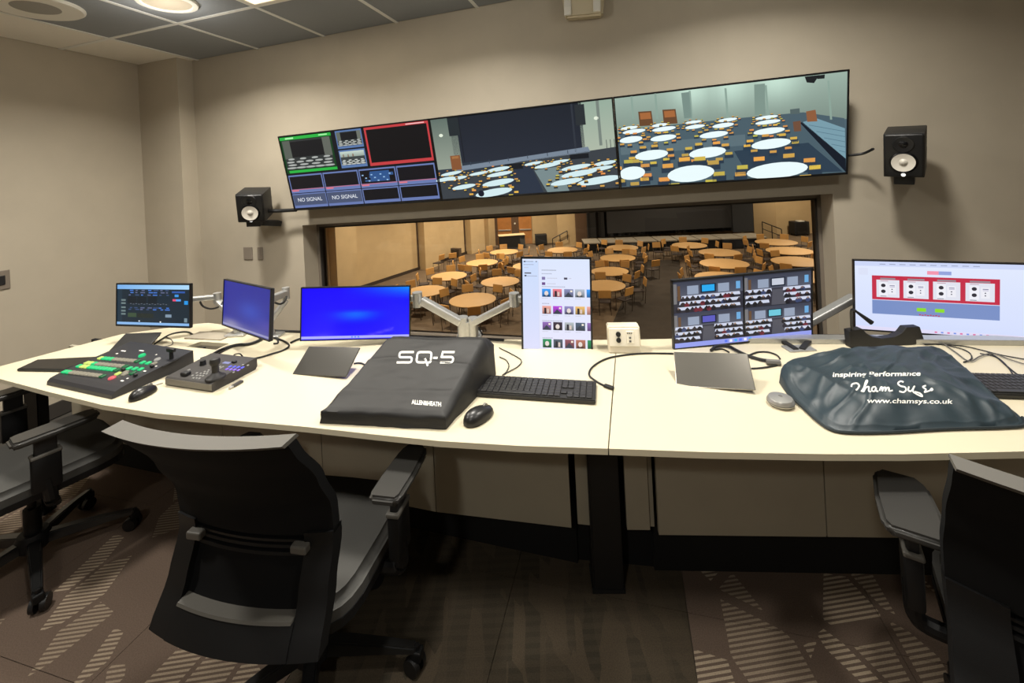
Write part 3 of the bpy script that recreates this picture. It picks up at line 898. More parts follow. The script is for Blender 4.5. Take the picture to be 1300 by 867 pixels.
# 1: dashboard
t, D, off = monitor('small monitor at the far left showing a dark dashboard', Vector((-1.890, 2.2, .932)), -11, -3, .2, .467, .222)
Z = lambda x, y: ((x - 127) / 398, (y - 133) / 236)
def R(a, b, c, d, col): D.rect(*Z(a, b), *Z(c, d), col)
D.rect(0, 0, 1, 1, (26, 42, 54)); D.layer()
D.hgrad(0, .015, 1, .12, (120, 176, 236), (176, 220, 252)); D.rect(0, .925, 1, .985, (140, 186, 236)); D.rect(0, .12, .07, .92, (32, 52, 66)); D.layer()
for r, y in enumerate((165, 178, 192, 265, 275)):
    for k in range(7):
        x = 195 + k * 34 + rnd.randint(-6, 6)
        R(x, y, x + rnd.randint(10, 28), y + 6, [(70, 120, 210), (96, 104, 140), (60, 80, 120)][rnd.randint(0, 2)])
for k in range(5):
    for x in (185, 240, 300): R(x, 205 + k * 8, x + 50, 211 + k * 8, (18, 26, 32))
for y in (220, 238, 262, 282, 300): R(150, y, 175, y + 10, (110, 128, 130))
R(188, 298, 236, 322, (60, 80, 60)); R(240, 300, 330, 325, (36, 44, 40)); R(395, 303, 428, 320, (130, 150, 170)); R(434, 216, 452, 228, (230, 80, 120)); R(452, 216, 478, 228, (90, 160, 240)); R(445, 190, 466, 204, (60, 150, 230)); R(496, 225, 516, 246, (40, 150, 230)); R(496, 322, 512, 345, (120, 140, 150)); R(430, 172, 500, 182, (50, 90, 170)); D.layer()
for k in range(14): R(200 + k * 15, 243 + (k % 2) * 3, 209 + k * 15, 246 + (k % 2) * 3, (110, 116, 130))
R(365, 343, 372, 350, (255, 255, 255)); R(248, 341, 256, 347, (230, 240, 255))
finish(t, D, off)
# 2: angled blue desktop
t, D, off = monitor('angled monitor with a dim blue desktop near the far left', Vector((-1.284, 2.0, .952)), -35, -5, -1, .482, .227)
def wp2(u, v):
    a = math.exp(-((u - .6) / .25) ** 2 - ((v - .55) / .2) ** 2); b = math.exp(-((u - .2) / .2) ** 2 - ((v - .92) / .1) ** 2); c = math.exp(-((u - .95) / .2) ** 2 - ((v - .75) / .12) ** 2); d = math.exp(-((v - .98) / .12) ** 2)
    return (42 + 6 * a + 62 * b + 30 * c + 44 * d, 46 + 24 * a + 58 * b + 20 * c + 40 * d, 150 + 30 * a + 20 * b + 14 * c + 10 * d)
D.field(0, 0, 1, 1, wp2, 28, 20); D.layer(); D.rect(0, .945, 1, .985, (150, 150, 190))
finish(t, D, off)
# 3: bright blue desktop
t, D, off = monitor('monitor with a vivid blue desktop behind the black dust cover', Vector((-.775, 2.02, .896)), 2.6, -2.9, 2.5, .513, .249, .004)
def wp3(u, v):
    a = math.exp(-((u - .5) / .2) ** 2 - ((v - .52) / .13) ** 2) * min(1, max(0, (v - .40) / .1)); b = max(0, u - .35) * max(0, 1 - v * 4.0) * 1.3; e = math.exp(-((v - (.98 - (u - .55) * .55)) / .025) ** 2) * (1 if .55 < u < .86 else 0); c = math.exp(-((u - .2) / .12) ** 2 - ((v - .95) / .08) ** 2); d = max(0, u - .6) * .5
    return (26 - 18 * min(1, a + b + d) + 60 * e + 40 * c, 4 + 96 * a + 150 * b + 60 * e + 50 * c + 70 * d, 255)
D.field(0, 0, 1, 1, wp3, 44, 26); D.layer(); D.rect(0, .935, 1, .985, (176, 176, 250)); D.layer(); 
for k in range(3): D.rect(.46 + .03 * k, .945, .475 + .03 * k, .975, (90, 140, 250))
finish(t, D, off)
# 4: portrait
t, D, off = monitor('portrait monitor showing a pale page of small cover pictures', Vector((.165, 1.88, .915)), -6.8, -1.9, 1.9, .312, .454, .006, .008)
D.vgrad(0, 0, 1, 1, (222, 232, 254), (232, 230, 252)); D.layer()
D.vgrad(.0, .02, .24, .9, (204, 222, 252), (222, 224, 252)); D.rect(.24, .03, .245, .9, (210, 216, 240)); D.layer()
def line(x, y, w, c=(150, 154, 176)): 
    for k in range(max(1, int(w / .022))): D.rect(x + k * .022, y, x + k * .022 + .014, y + .007, c)
D.rect(.02, .022, .05, .034, (60, 60, 70)); line(.06, .024, .13, (110, 112, 124)); D.rect(.2, .024, .22, .032, (70, 70, 80)); line(.02, .055, .16); line(.03, .085, .08, (190, 190, 205)); D.rect(.03, .138, .13, .15, (96, 98, 108)); D.rect(.03, .163, .06, .178, (50, 50, 60)); line(.07, .17, .16)
line(.29, .11, .22, (110, 112, 124)); line(.29, .145, .16); line(.29, .275, .36); line(.29, .443, .13); line(.29, .615, .32); line(.29, .785, .16)
D.rect(.29, .18, .34, .21, (130, 120, 170)); line(.37, .19, .16, (190, 190, 205)); D.rect(.62, .185, .67, .205, (70, 66, 84)); line(.69, .19, .05, (190, 190, 205)); D.rect(.29, .235, .34, .262, (110, 80, 140)); line(.37, .245, .14, (190, 190, 205))
pal = [[(52, 130, 210), (196, 108, 118), (112, 116, 150), (150, 158, 170)], [(196, 140, 130), (150, 60, 180), (120, 116, 160), (196, 158, 96)], [(120, 90, 150), (52, 42, 54), (150, 156, 160), (70, 82, 100)], [(34, 120, 76), (70, 80, 90), (120, 70, 80), (150, 96, 80)]]
for r, (v0, v1) in enumerate(((.30, .38), (.47, .55), (.63, .71), (.80, .885))):
    for c, (u0, u1) in enumerate(((.29, .42), (.45, .585), (.62, .755), (.78, .92), (.95, 1.0))):
        q = pal[r][c % 4]
        D.vgrad(u0, v0, u1, v1, tuple(min(255, k * 1.25) for k in q), tuple(k * .75 for k in q))
D.rect(.0, .905, .28, .923, (70, 66, 80)); D.layer()
for r, (v0, v1) in enumerate(((.30, .38), (.47, .55), (.63, .71), (.80, .885))):
    for c, u0 in enumerate((.29, .45, .62, .78)):
        q = pal[r][c]; k = (r * 4 + c) % 3
        if k == 0: D.ell(u0 + .065, v0 + .045, .03, .025, (232, 220, 214)); D.rect(u0 + .02, v1 - .02, u0 + .11, v1, tuple(a * .5 for a in q))
        elif k == 1: D.rect(u0 + .03, v0 + .02, u0 + .06, v1, (40, 38, 48)); D.rect(u0 + .07, v0 + .03, u0 + .1, v1 - .01, (220, 200, 190))
        else: D.poly([(u0, v1), (u0 + .06, v0 + .03), (u0 + .13, v1)], (60, 66, 80)); D.rect(u0 + .09, v0 + .012, u0 + .12, v0 + .03, (250, 240, 220))
        line(u0, v1 + .012, .1, (200, 200, 215))
D.rect(0, .925, 1, .968, (34, 28, 44)); D.rect(0, .968, 1, 1, (206, 198, 244)); D.layer()
D.ell(.5, .946, .03, .018, (250, 250, 255)); D.rect(.43, .942, .45, .95, (200, 200, 210)); D.rect(.55, .942, .57, .95, (200, 200, 210)); D.rect(.02, .935, .06, .958, (190, 190, 210)); line(.09, .944, .14, (200, 200, 215)); line(.8, .944, .16, (190, 190, 205))
for k in range(6): D.rect(.38 + .045 * k, .976, .405 + .045 * k, .992, [(240, 120, 90), (90, 150, 240), (200, 90, 160)][k % 3])
finish(t, D, off)
# 5: four camera views
t, D, off = monitor('monitor split into four camera views of meeting rooms', Vector((.958, 1.82, .895)), 4, 5, -1.1, .625, .306, .008, .006)
D.rect(0, 0, 1, 1, (34, 36, 46)); D.layer()
def room(x0, y0, x1, y1, sd, screen, aisle):
    r = random.Random(sd); w, h = x1 - x0, y1 - y0
    X = lambda u: x0 + u * w
    Y = lambda v: y0 + v * h
    D.vgrad(x0, y0, x1, y0 + h * .45, (60, 64, 80), (84, 88, 104)); D.vgrad(x0, Y(.45), x1, y1, (56, 56, 68), (46, 45, 56)); D.layer()
    D.rect(X(screen - .11), Y(.12), X(screen + .11), Y(.40), (16, 30, 50)); D.rect(X(screen - .3), Y(.14), X(screen - .14), Y(.42), (150, 162, 184)); D.rect(X(screen + .14), Y(.14), X(screen + .3), Y(.42), (150, 162, 184)); D.rect(X(.0), Y(.05), X(.05), Y(.7), (120, 118, 120)); D.rect(X(.06), Y(.12), X(.1), Y(.6), (104, 76, 52)); D.rect(X(.9), Y(.12), X(.96), Y(.36), (110, 170, 220))
    D.layer(); D.rect(X(screen - .09), Y(.15), X(screen + .09), Y(.36), [(40, 170, 240), (200, 206, 220), (90, 90, 190), (110, 200, 220)][sd % 4]); D.poly([(X(.42), Y(.5)), (X(.56), Y(.5)), (X(.62), Y(1)), (X(.40), Y(1))], (84, 84, 94)) if aisle else None
    D.layer()
    for j in range(3):
        v = .45 + .18 * j
        segs = ((.02, .4 - .02 * j), (.58 + .01 * j, .98)) if aisle else ((.12 - .03 * j, .95),)
        for a, b in segs:
            D.poly([(X(max(0, a)), Y(v)), (X(b), Y(v)), (X(b + .01), Y(min(1, v + .10))), (X(max(0, a - .01)), Y(min(1, v + .10)))], (206, 212, 232))
        D.layer()
        for a, b in segs:
            for k in range(int((b - a) * 14)):
                u = max(.03, a + (k + r.random() * .9) * (b - a) / ((b - a) * 14))
                c = r.choice([(30, 28, 36), (44, 40, 52), (24, 24, 30), (110, 40, 52), (60, 72, 110), (52, 46, 50), (34, 34, 40), (26, 26, 32)])
                D.ell(X(min(.96, u)), Y(min(.93, v + .10 + r.random() * .05)), w * .038, h * .075, c, 8)
                D.ell(X(min(.96, u)), Y(min(.95, v + .04 + r.random() * .03)), w * .015, h * .034, r.choice([(60, 44, 36), (30, 26, 26), (160, 130, 110)]), 8)
        D.layer()
k0 = D.k
for q in ((.0, .02, .5, .48, 4, .5, False), (.51, .02, 1, .485, 1, .5, True), (.0, .49, .5, .93, 2, .5, True), (.51, .495, 1, .93, 3, .45, True)):
    D.k = k0; room(*q)
D.layer()
D.rect(.498, 0, .51, .93, (10, 10, 14)); D.rect(0, .93, 1, 1, (150, 160, 236)); D.rect(0, .48, .5, .492, (60, 66, 90)); D.layer()
for k in range(6): D.rect(.36 + .035 * k, .945, .38 + .035 * k, .985, [(90, 120, 240), (240, 240, 255), (60, 170, 240)][k % 3])
finish(t, D, off)
# 6: wide monitor cut by the right edge
YAW6 = rg(-20)
c6 = Vector((1.757, 1.8, .905)) + Vector((math.cos(YAW6), math.sin(YAW6), 0)) * .07
t, D, off = monitor('wide monitor at the right edge showing a red banded control page', c6, -20, 4.2, .14, .703, .3205, .006, .005)
D.vgrad(0, 0, 1, 1, (226, 234, 254), (212, 222, 254)); D.layer()
D.rect(0, 0, 1, .07, (206, 216, 248)); D.rect(.02, .1, .07, .2, (220, 226, 248)); D.rect(.365, .12, .42, .17, (244, 150, 176)); D.rect(.42, .12, .48, .17, (150, 164, 220)); D.rect(.09, .205, .70, .552, (196, 46, 72)); D.rect(.09, .56, .70, .76, (122, 144, 198)); D.rect(0, .95, 1, 1, (226, 222, 248)); D.layer()
for u0, u1 in ((.113, .229), (.249, .372), (.393, .521), (.545, .677)): D.rect(u0, .265, u1, .515, (226, 228, 240)); D.rect(u0 + .02, .235, u1 - .02, .258, (150, 140, 150))
D.rect(.314, .645, .359, .695, (140, 220, 40)); D.rect(.402, .645, .447, .695, (140, 220, 40))
for k in range(8): D.rect(.325 + .013 * k, .733 + (k % 2) * .006, .334 + .013 * k, .748 + (k % 2) * .006, (196, 60, 90))
for k in range(9): D.rect(.4 + .03 * k, .965, .412 + .03 * k, .985, [(220, 110, 160), (120, 150, 230)][k % 2])
for k in range(10): D.rect(.13 + .05 * k, .035, .16 + .05 * k, .045, (150, 160, 190))
D.layer()
for u0, u1 in ((.113, .229), (.249, .372), (.393, .521), (.545, .677)):
    m = u0 + (u1 - u0) * .3; n = u0 + (u1 - u0) * .68
    D.rect(m - .022, .30, m + .022, .49, (240, 240, 248)); D.rect(n - .02, .32, n + .02, .47, (238, 238, 246)); D.layer()
    for v in (.345, .43): D.ell(m, v, .012, .026, (50, 48, 58), 12)
    D.rect(n - .012, .34, n + .014, .35, (110, 110, 150)); D.rect(n - .012, .36, n + .014, .366, (150, 140, 180)); D.rect(n - .003, .39, n + .003, .405, (60, 60, 80)); D.rect(n - .003, .425, n + .003, .44, (60, 60, 80)); D.rect(u0 + .02, .495, u0 + .05, .503, (110, 110, 120)); D.rect(u0 + .02, .278, u0 + .06, .284, (180, 90, 110))
finish(t, D, off)

# ---------------------------------------------------------------- arms that carry the monitors
def joint(bm, p, r, h, up=(0, 0, 1)):
    u = Vector(up).normalized()
    cyl(bm, Vector(p) - u * h / 2, Vector(p) + u * h / 2, r, r, 18)
def arm_piece(nm, parent, O, a, b, w, h, m=None):
    bm = new_bm(); beam(bm, Vector(a) - O, Vector(b) - O, w, h, .006)
    return obj(nm, bm, m or M_alu, parent)
def joint_piece(nm, parent, O, p, r, h, m=None):
    bm = new_bm(); joint(bm, Vector(p) - O, r, h)
    return obj(nm, bm, m or M_alu, parent, True)
def post_base(parent, O, base, top, r=.017):
    bm = new_bm(); box(bm, -.05, .05, -.035, .035, 0, .012, .003, 2, 0, Matrix.Translation(Vector(base) - O)); obj('clamp_plate', bm, M_alu, parent)
    bm = new_bm(); cyl(bm, Vector(base) - O + Vector((0, 0, .01)), Vector(top) - O, r, r, 18); obj('post', bm, M_alu, parent, True)
# far left: carries the dashboard monitor
B = onz(297, 428, DZ) + Vector((0, .03, 0)); B.z = DZ
top = ony(297, 402, B.y)
t = thing('monitor_support', 'silver jointed support reaching left to the dashboard monitor', 'monitor support', B); 
post_base(t, B, B, top)
el = ony(276, 378, 2.34)
arm_piece('lower_link', t, B, top, el - Vector((0, 0, .02)), .034, .03)
joint_piece('elbow', t, B, el, .02, .055)
bk = Vector((-1.885, 2.262, .93))
arm_piece('upper_link', t, B, el + Vector((0, 0, .005)), bk, .034, .026); joint_piece('wrist', t, B, bk, .018, .05)
bm = new_bm(); tube(bm, [q - B for q in (ony(254, 383, 2.30), ony(258, 389, 2.31), ony(268, 392, 2.31), ony(279, 389, 2.3), ony(283, 383, 2.3))], .005); obj('arm_cable', bm, M_black, t, True)
# second: carries the angled monitor
B = onz(340, 431, DZ) + Vector((0, .04, 0)); B.z = DZ
t = thing('monitor_support', 'silver jointed support showing right of the angled monitor', 'monitor support', B)
top = ony(340, 412, B.y)
post_base(t, B, B, top)
el = ony(363, 372, 2.26)
bk = Vector((-1.262, 2.036, .952))
arm_piece('upper_link', t, B, bk, el, .036, .034); joint_piece('elbow', t, B, el, .019, .06); arm_piece('lower_link', t, B, top, el - Vector((0, 0, .035)), .03, .026)
joint_piece('wrist', t, B, bk, .016, .05)
bm = new_bm(); tube(bm, [q - B for q in (ony(349, 384, 2.14), ony(355, 386, 2.16), ony(361, 383, 2.2), ony(364, 376, 2.22))], .005); obj('arm_cable', bm, M_black, t, True)
# twin arm between the blue and the portrait monitors
B = onz(595, 431, DZ) + Vector((0, .04, 0)); B.z = DZ
t = thing('monitor_support', 'silver twin support spread like a V in front of the window', 'monitor support', B)
bm = new_bm(); box(bm, -.06, .06, -.04, .04, 0, .012, .003); obj('clamp_plate', bm, M_alu, t)
for px, zt, r in ((587, 402, .026), (592.5, 408, .022), (600, 403, .024)):
    p = ony(px, zt, 2.04); q = Vector((p.x, p.y, DZ + .01))
    bm = new_bm(); cyl(bm, q - B, p - B, r, r, 20); obj('post', bm, M_alu, t, True)
a1 = ony(585, 409, 2.03); e1 = ony(535, 381, 2.06)
arm_piece('left_link', t, B, a1, e1, .042, .036); joint_piece('left_elbow', t, B, ony(530, 380, 2.07), .024, .07)
arm_piece('left_head', t, B, ony(530, 377, 2.07), Vector((-.77, 2.062, .896)), .03, .03)
a2 = ony(600, 410, 2.02); e2 = ony(650, 384, 1.96)
arm_piece('right_link', t, B, a2, e2, .036, .03); joint_piece('right_elbow', t, B, ony(653, 380, 1.95), .024, .06)
arm_piece('right_head', t, B, ony(653, 378, 1.95), Vector((.168, 1.925, .915)), .03, .03)
bm = new_bm(); tube(bm, [q - B for q in (ony(605, 412, 2.06), ony(612, 424, 2.06), Vector((ony(611, 430, 2.06).x, 2.06, DZ + .008)))], .004); obj('arm_cable', bm, M_black, t, True)
# right: arm between the four view monitor and the wide monitor
B = onz(1014, 443, DZ); B.z = DZ
t = thing('monitor_support', 'silver support slanting up from the four view monitor to the wide monitor', 'monitor support', B)
bm = new_bm(); box(bm, -.055, .055, -.03, .03, 0, .006, .002); obj('clamp_plate', bm, M_alu, t)
pt = ony(1005, 410, 1.93)
bm = new_bm(); cyl(bm, Vector((pt.x, pt.y, DZ)) - B, pt - B, .018, .018, 18); obj('post', bm, M_alu, t, True)
arm_piece('link', t, B, ony(1005, 421, 1.93), ony(1085, 377, 1.97), .045, .03)
joint_piece('elbow', t, B, ony(1092, 374, 1.97), .022, .06)
arm_piece('head', t, B, ony(1096, 376, 1.97), Vector((1.83, 1.835, .905)), .03, .03)
arm_piece('left_head', t, B, ony(1005, 412, 1.93), Vector((.96, 1.862, .895)), .03, .03)
for a, b in (((990, 431), (1011, 444)), ((1031, 428), (1018, 443.5))):
    p, q = ony(a[0], a[1], 1.84), onz(b[0], b[1], DZ + .006)
    bm = new_bm(); beam(bm, p - B, q - B, .022, .012, .002); obj('brace', bm, M_black, t)

# ---------------------------------------------------------------- small things on the desk
def flat(name, label, cat, p, yaw=0.0, group=None): return thing(name, label, cat, p, (0, 0, yaw), group)
M_slab = mat('dark_glass_slab', (92, 90, 86), 0.22, metal=0.6, spec=.8)
M_slab2 = mat('silvered_slab', (168, 164, 156), 0.18, metal=0.85, spec=.8)
M_matte = mat('matte_black_slab', (30, 29, 28), 0.6)
def touch_panel(label, cen, yaw, pitch, roll, w, h, m):
    t = thing('touch_panel', label, 'touch panel', cen, (rg(pitch), rg(roll), rg(yaw)), None, 'YXZ')
    bm = new_bm(); box(bm, -w / 2, w / 2, 0, .006, -h / 2, h / 2, .0025, 2); obj('glass_face', bm, m, t)
    bm = new_bm(); box(bm, -w / 2 + .006, w / 2 - .006, .0062, .014, -h / 2 + .004, h / 2 - .006, .002, 1); obj('back_shell', bm, M_black, t)
    # easel foot from the back of the slab down to the desk
    R_ = Euler((rg(pitch), rg(roll), rg(yaw)), 'YXZ').to_matrix()
    top = Vector(cen) + R_ @ Vector((0, .014, h * .28))
    foot = Vector((top.x, top.y, DZ + .004)) + Vector((R_.col[1].x, R_.col[1].y, 0)) * .01
    Mi = Matrix.LocRotScale(cen, Euler((rg(pitch), rg(roll), rg(yaw)), 'YXZ'), None).inverted()
    bm = new_bm(); beam(bm, Mi @ top, Mi @ foot, .09, .006); obj('easel_foot', bm, M_black, t)
    return t
touch_panel('dark glass touch panel propped before the vivid blue monitor', Vector((-.812, 1.771, .783)), -20.2, -54.4, -5, .262, .126, M_slab)
touch_panel('silvery reflecting touch panel propped before the four view monitor', Vector((.683, 1.531, .784)), -27.6, -53.5, -8, .253, .133, M_slab2)
touch_panel('matte black panel leaning up behind the lit switcher', Vector((-1.922, 2.12, .773)), -5.3, -58.8, -1.3, .197, .1145, M_matte)
pts = [onz(x, y, DZ + .006) for x, y in ((21, 470), (48, 457.5), (132, 453.5), (82, 471))]
c0 = sum(pts, Vector()) / 4; c0.z = DZ
bm = new_bm(); prism(bm, [(p.x - c0.x, p.y - c0.y) for p in pts], .0005, .012)
bmesh.ops.bevel(bm, geom=list(bm.edges), offset=.003, segments=2, affect='EDGES')
t = flat('touch_panel', 'flat matte black panel lying left of the lit switcher', 'touch panel', c0); obj('slab', bm, M_matte, t)
bm = new_bm(); P2 = [c0 + (p - c0) * .9 for p in pts]; prism(bm, [(p.x - c0.x, p.y - c0.y) for p in P2], .0122, .0128); obj('screen_glass', bm, mat('off_glass', (18, 18, 20), .3), t)

def onplane(px, py, p0, n):
    d = ray(px, py)
    return EYE + d * ((Vector(p0) - EYE).dot(n) / d.dot(n))
def lit(nm, c, e=1.0): return mat(nm, tuple(k * .4 for k in c), .4, emit=c, estr=e)
M_green = lit('lit_green', (30, 200, 120)); M_pale = lit('pale_key', (176, 168, 146), .55); M_yell = lit('lit_yellow', (200, 220, 110)); M_pink = lit('lit_pink', (226, 96, 104), .9); M_wkey = lit('white_key', (190, 186, 176), .6); M_blue = lit('lit_blue', (96, 100, 240)); M_purp = lit('lit_purple', (150, 110, 230), .9)
# -- video switcher
SO = Vector((-1.775, 1.697, DZ)); SY = rg(-20)
sw = flat('video_switcher', 'black video switcher with rows of green lit buttons', 'switcher', SO, SY)
S_W, S_D, S_F, S_B = .44, .30, .030, .062
bm = new_bm()
prof = [(0, 0), (S_D, 0), (S_D, S_B), (S_D - .004, S_B), (.07, S_F + .006), (.035, S_F), (.012, S_F - .006), (.002, S_F - .016)]
a = [bm.verts.new((-S_W / 2, y, z)) for y, z in prof]; b = [bm.verts.new((S_W / 2, y, z)) for y, z in prof]
n = len(prof); bm.faces.new(a); bm.faces.new(b[::-1])
for i in range(n): bm.faces.new((a[(i + 1) % n], a[i], b[i], b[(i + 1) % n]))
bmesh.ops.recalc_face_normals(bm, faces=bm.faces)
M_sw = mat('switcher_black', (36, 36, 40), .45, bump=.05, bscale=500)
obj('body', bm, M_sw, sw)
Ms = Matrix.LocRotScale(SO, Euler((0, 0, SY)), None); Msi = Ms.inverted()
sl = (S_B - S_F - .006) / (S_D - .074)
spn = (Ms.to_3x3() @ Vector((0, -sl, 1))).normalized(); spp = Ms @ Vector((0, .07, S_F + .006))
def swp(zx, zy): return Msi @ onplane(40 + zx / 5.909, 430 + zy / 5.909, spp, spn)
TILT = math.atan(sl)
def pad(bm, p, w, d, h, mi=0): box(bm, -w / 2, w / 2, -d / 2, d / 2, 0, h, min(h, w, d) * .2, 1, mi, Matrix.Translation(p) @ Matrix.Rotation(TILT, 4, 'X'))
rows = [((520, 148), (795, 172), 11, 'YGGGPPPPPPD'), ((420, 184), (705, 212), 11, 'YYGPPPPPPPD'), ((360, 208), (640, 238), 11, 'GYYGGGGGGGD'), ((252, 250), (535, 284), 11, 'GGPPPPPPPPD')]
kinds = {'G': 0, 'P': 1, 'Y': 2, 'D': 3}
Mset = [M_green, M_pale, M_yell, lit('dim_green', (14, 110, 60), .7)]
for (x0, y0), (x1, y1), nb, code in rows:
    bm = new_bm()
    p0, p1 = swp(x0, y0), swp(x1, y1)
    st = (p1 - p0).length / (nb - 1)
    for k in range(nb): pad(bm, p0.lerp(p1, k / (nb - 1)), st * .86, .019, .006, kinds[code[k]])
    obj('button_row', bm, Mset, sw)['kind'] = 'stuff'
for (x0, y0), (x1, y1), code in (((835, 182), (920, 190), 'GGP'), ((735, 225), (820, 232), 'GGG'), ((650, 266), (700, 270), 'YP'), ((705, 255), (760, 262), 'PD')):
    bm = new_bm(); p0, p1 = swp(x0, y0), swp(x1, y1); nb = len(code)
    for k in range(nb): pad(bm, p0.lerp(p1, k / max(1, nb - 1)), .017, .019, .006, kinds[code[k]])
    obj('button_group', bm, Mset, sw)
def rnd_key(zx, zy, r, m, h=.006, nm='round_key'):
    bm = new_bm(); p = swp(zx, zy); lathe(bm, [(0, h), (r * .85, h), (r, h * .6), (r, 0)], 18, Matrix.Translation(p) @ Matrix.Rotation(TILT, 4, 'X')); return obj(nm, bm, m, sw, True)
rnd_key(605, 297, .013, M_pink); rnd_key(830, 130, .013, M_green, .008); rnd_key(945, 158, .012, M_wkey)
bm = new_bm()
for x, y, w in ((690, 92, .03), (825, 90, .03), (680, 316, .016), (720, 298, .008), (640, 112, .01), (850, 243, .014), (935, 206, .008), (935, 120, .006)): pad(bm, swp(x, y), w, .006, .0006)
obj('print_marks', bm, M_white, sw)['kind'] = 'stuff'
p = swp(1050, 150)
bm = new_bm(); cyl(bm, p, p + Vector((0, .0, .035)), .008, .007, 12); box(bm, -.022, .022, -.008, .008, .03, .046, .004, 2, 0, Matrix.Translation(p)); obj('fader_bar', bm, M_black, sw, True)
p = swp(1050, 175); bm = new_bm(); pad(bm, p, .012, .07, .0012); obj('fader_slot', bm, M_dark, sw)
bm = new_bm()
for x, y in ((905, 215), (780, 282), (690, 240)): pad(bm, swp(x, y), .014, .012, .012)
obj('dark_keys', bm, M_black, sw)

# -- camera controller with joystick
JO = Vector((-1.316, 1.675, DZ)); JY = rg(-17.5)
jc = flat('camera_controller', 'dark camera controller with black joystick and purple lit keys', 'controller', JO, JY)
bm = new_bm(); slab(bm, [(-.127, .003), (.127, .003), (.127, .033), (-.127, .033)], 0, .002)
bm.clear()
prof = [(0, .004), (.006, 0), (.19, 0), (.2, .012), (.2, .046), (.19, .049), (.006, .035), (0, .031)]
a = [bm.verts.new((-.127, y, z)) for y, z in prof]; b = [bm.verts.new((.127, y, z)) for y, z in prof]; n = len(prof)
bm.faces.new(a); bm.faces.new(b[::-1])
for i in range(n): bm.faces.new((a[(i + 1) % n], a[i], b[i], b[(i + 1) % n]))
bmesh.ops.recalc_face_normals(bm, faces=bm.faces)
obj('body', bm, mat('controller_grey', (50, 47, 45), .5), jc)
bm = new_bm(); box(bm, -.126, .126, -.0015, .0, .006, .03); obj('front_strip', bm, mat('front_strip_grey', (104, 100, 92), .5), jc)
Mj = Matrix.LocRotScale(JO, Euler((0, 0, JY)), None); Mji = Mj.inverted()
jsl = .014 / .184; jn = (Mj.to_3x3() @ Vector((0, -jsl, 1))).normalized(); jp = Mj @ Vector((0, .006, .035))
TILT = math.atan(jsl)
def jcp(zx, zy): return Mji @ onplane(200 + zx / 8.667, 430 + zy / 8.667, jp, jn)
p = jcp(640, 430)
bm = new_bm(); lathe(bm, [(.036, 0), (.034, .006), (.024, .010), (.012, .022), (.012, .05), (.017, .056), (.019, .066), (.016, .076), (0, .08)], 24, Matrix.Translation(p)); obj('joystick', bm, mat('rubber_black', (26, 24, 22), .6), jc, True)
p = jcp(500, 285); bm = new_bm(); cyl(bm, p, p + Vector((0, 0, .018)), .012, .010, 16); obj('focus_knob', bm, M_black, jc, True)
p = jcp(310, 400); bm = new_bm(); box(bm, -.016, .016, -.012, .012, 0, .014, .004, 2, 0, Matrix.Translation(p)); obj('rocker_switch', bm, M_black, jc)
bm = new_bm()
for x, y in [(395, 435), (430, 436), (462, 439), (385, 408), (435, 408), (470, 410), (500, 412), (432, 380), (475, 385), (510, 388), (540, 390), (340, 348), (350, 345), (520, 365), (550, 370), (690, 310), (720, 312), (695, 325), (562, 350), (995, 295), (940, 290), (838, 372)]: pad(bm, jcp(x, y), .0065, .007, .003)
obj('white_keys', bm, M_wkey, jc)['kind'] = 'stuff'
bm = new_bm(); 
for k in range(4): pad(bm, jcp(800 + 45 * k, 308 + 4 * k), .01, .012, .003)
obj('blue_keys', bm, M_blue, jc)['kind'] = 'stuff'
bm = new_bm()
for k in range(4): pad(bm, jcp(765 + 42 * k, 336 + 4 * k), .01, .012, .003)
obj('purple_keys', bm, M_purp, jc)['kind'] = 'stuff'
bm = new_bm(); pad(bm, jcp(760, 265), .035, .014, .001); obj('status_display', bm, lit('pale_blue_lcd', (150, 156, 210), .7), jc)
p = jcp(845, 262); bm = new_bm(); pad(bm, p, .02, .012, .008); obj('toggle', bm, M_black, jc)

# -- mice, puck, stick
def mouse(label, px, py, yaw, L=.115, Wd=.063, H=.036, m=None, cable_pts=None):
    c = onz(px, py, DZ + H * .4); c.z = DZ
    t = flat('computer_mouse', label, 'mouse', c, rg(yaw))
    bm = new_bm()
    bmesh.ops.create_uvsphere(bm, u_segments=28, v_segments=16, radius=1)
    for v in bm.verts:
        x, y, z = v.co
        z = max(z, -.12)
        zz = (abs(z) ** .8) * (1 if z > 0 else -1)
        w = Wd / 2 * (1 - .12 * y + (.0 if abs(y) > .3 else -.03))
        v.co = (x * w, y * L / 2, .004 + max(0, zz) * H * (1 - .22 * y) * .93)
    bmesh.ops.remove_doubles(bm, verts=bm.verts, dist=1e-5)
    obj('shell', bm, m or mat('mouse_black', (28, 27, 27), .35), t, True)
    bm = new_bm(); cyl(bm, (-.004, L * .24, H * .80), (.004, L * .24, H * .80), .009, .009, 16); obj('scroll_wheel', bm, mat('wheel_grey', (120, 118, 112), .3), t, True)
    bm = new_bm(); tube(bm, [(0, L * .47, H * .42), (0, L * .34, H * .74), (0, L * .05, H * .955)], .0011, 6, 4); obj('button_split', bm, M_dark, t)
    if cable_pts:
        Mi = Matrix.LocRotScale(c, Euler((0, 0, rg(yaw))), None).inverted()
        bm = new_bm(); tube(bm, [Vector((0, L * .48, .01))] + [Mi @ onz(x, y, DZ + .003) for x, y in cable_pts], .002); obj('mouse_cable', bm, mat('grey_cord', (150, 146, 138), .5), t, True)
mouse('black mouse with a thin grey cord beside the lit switcher', 182, 498, -14, .098, .055, .034, None, [(197, 489), (207, 486)])
mouse('black mouse in front of the dust cover near the keyboard', 608, 526, -44, .118, .066, .038)
c = onz(991, 509, DZ + .012); c.z = DZ
t = flat('silver_puck', 'small round silver puck beside the dark green cover', 'puck', c, 0)
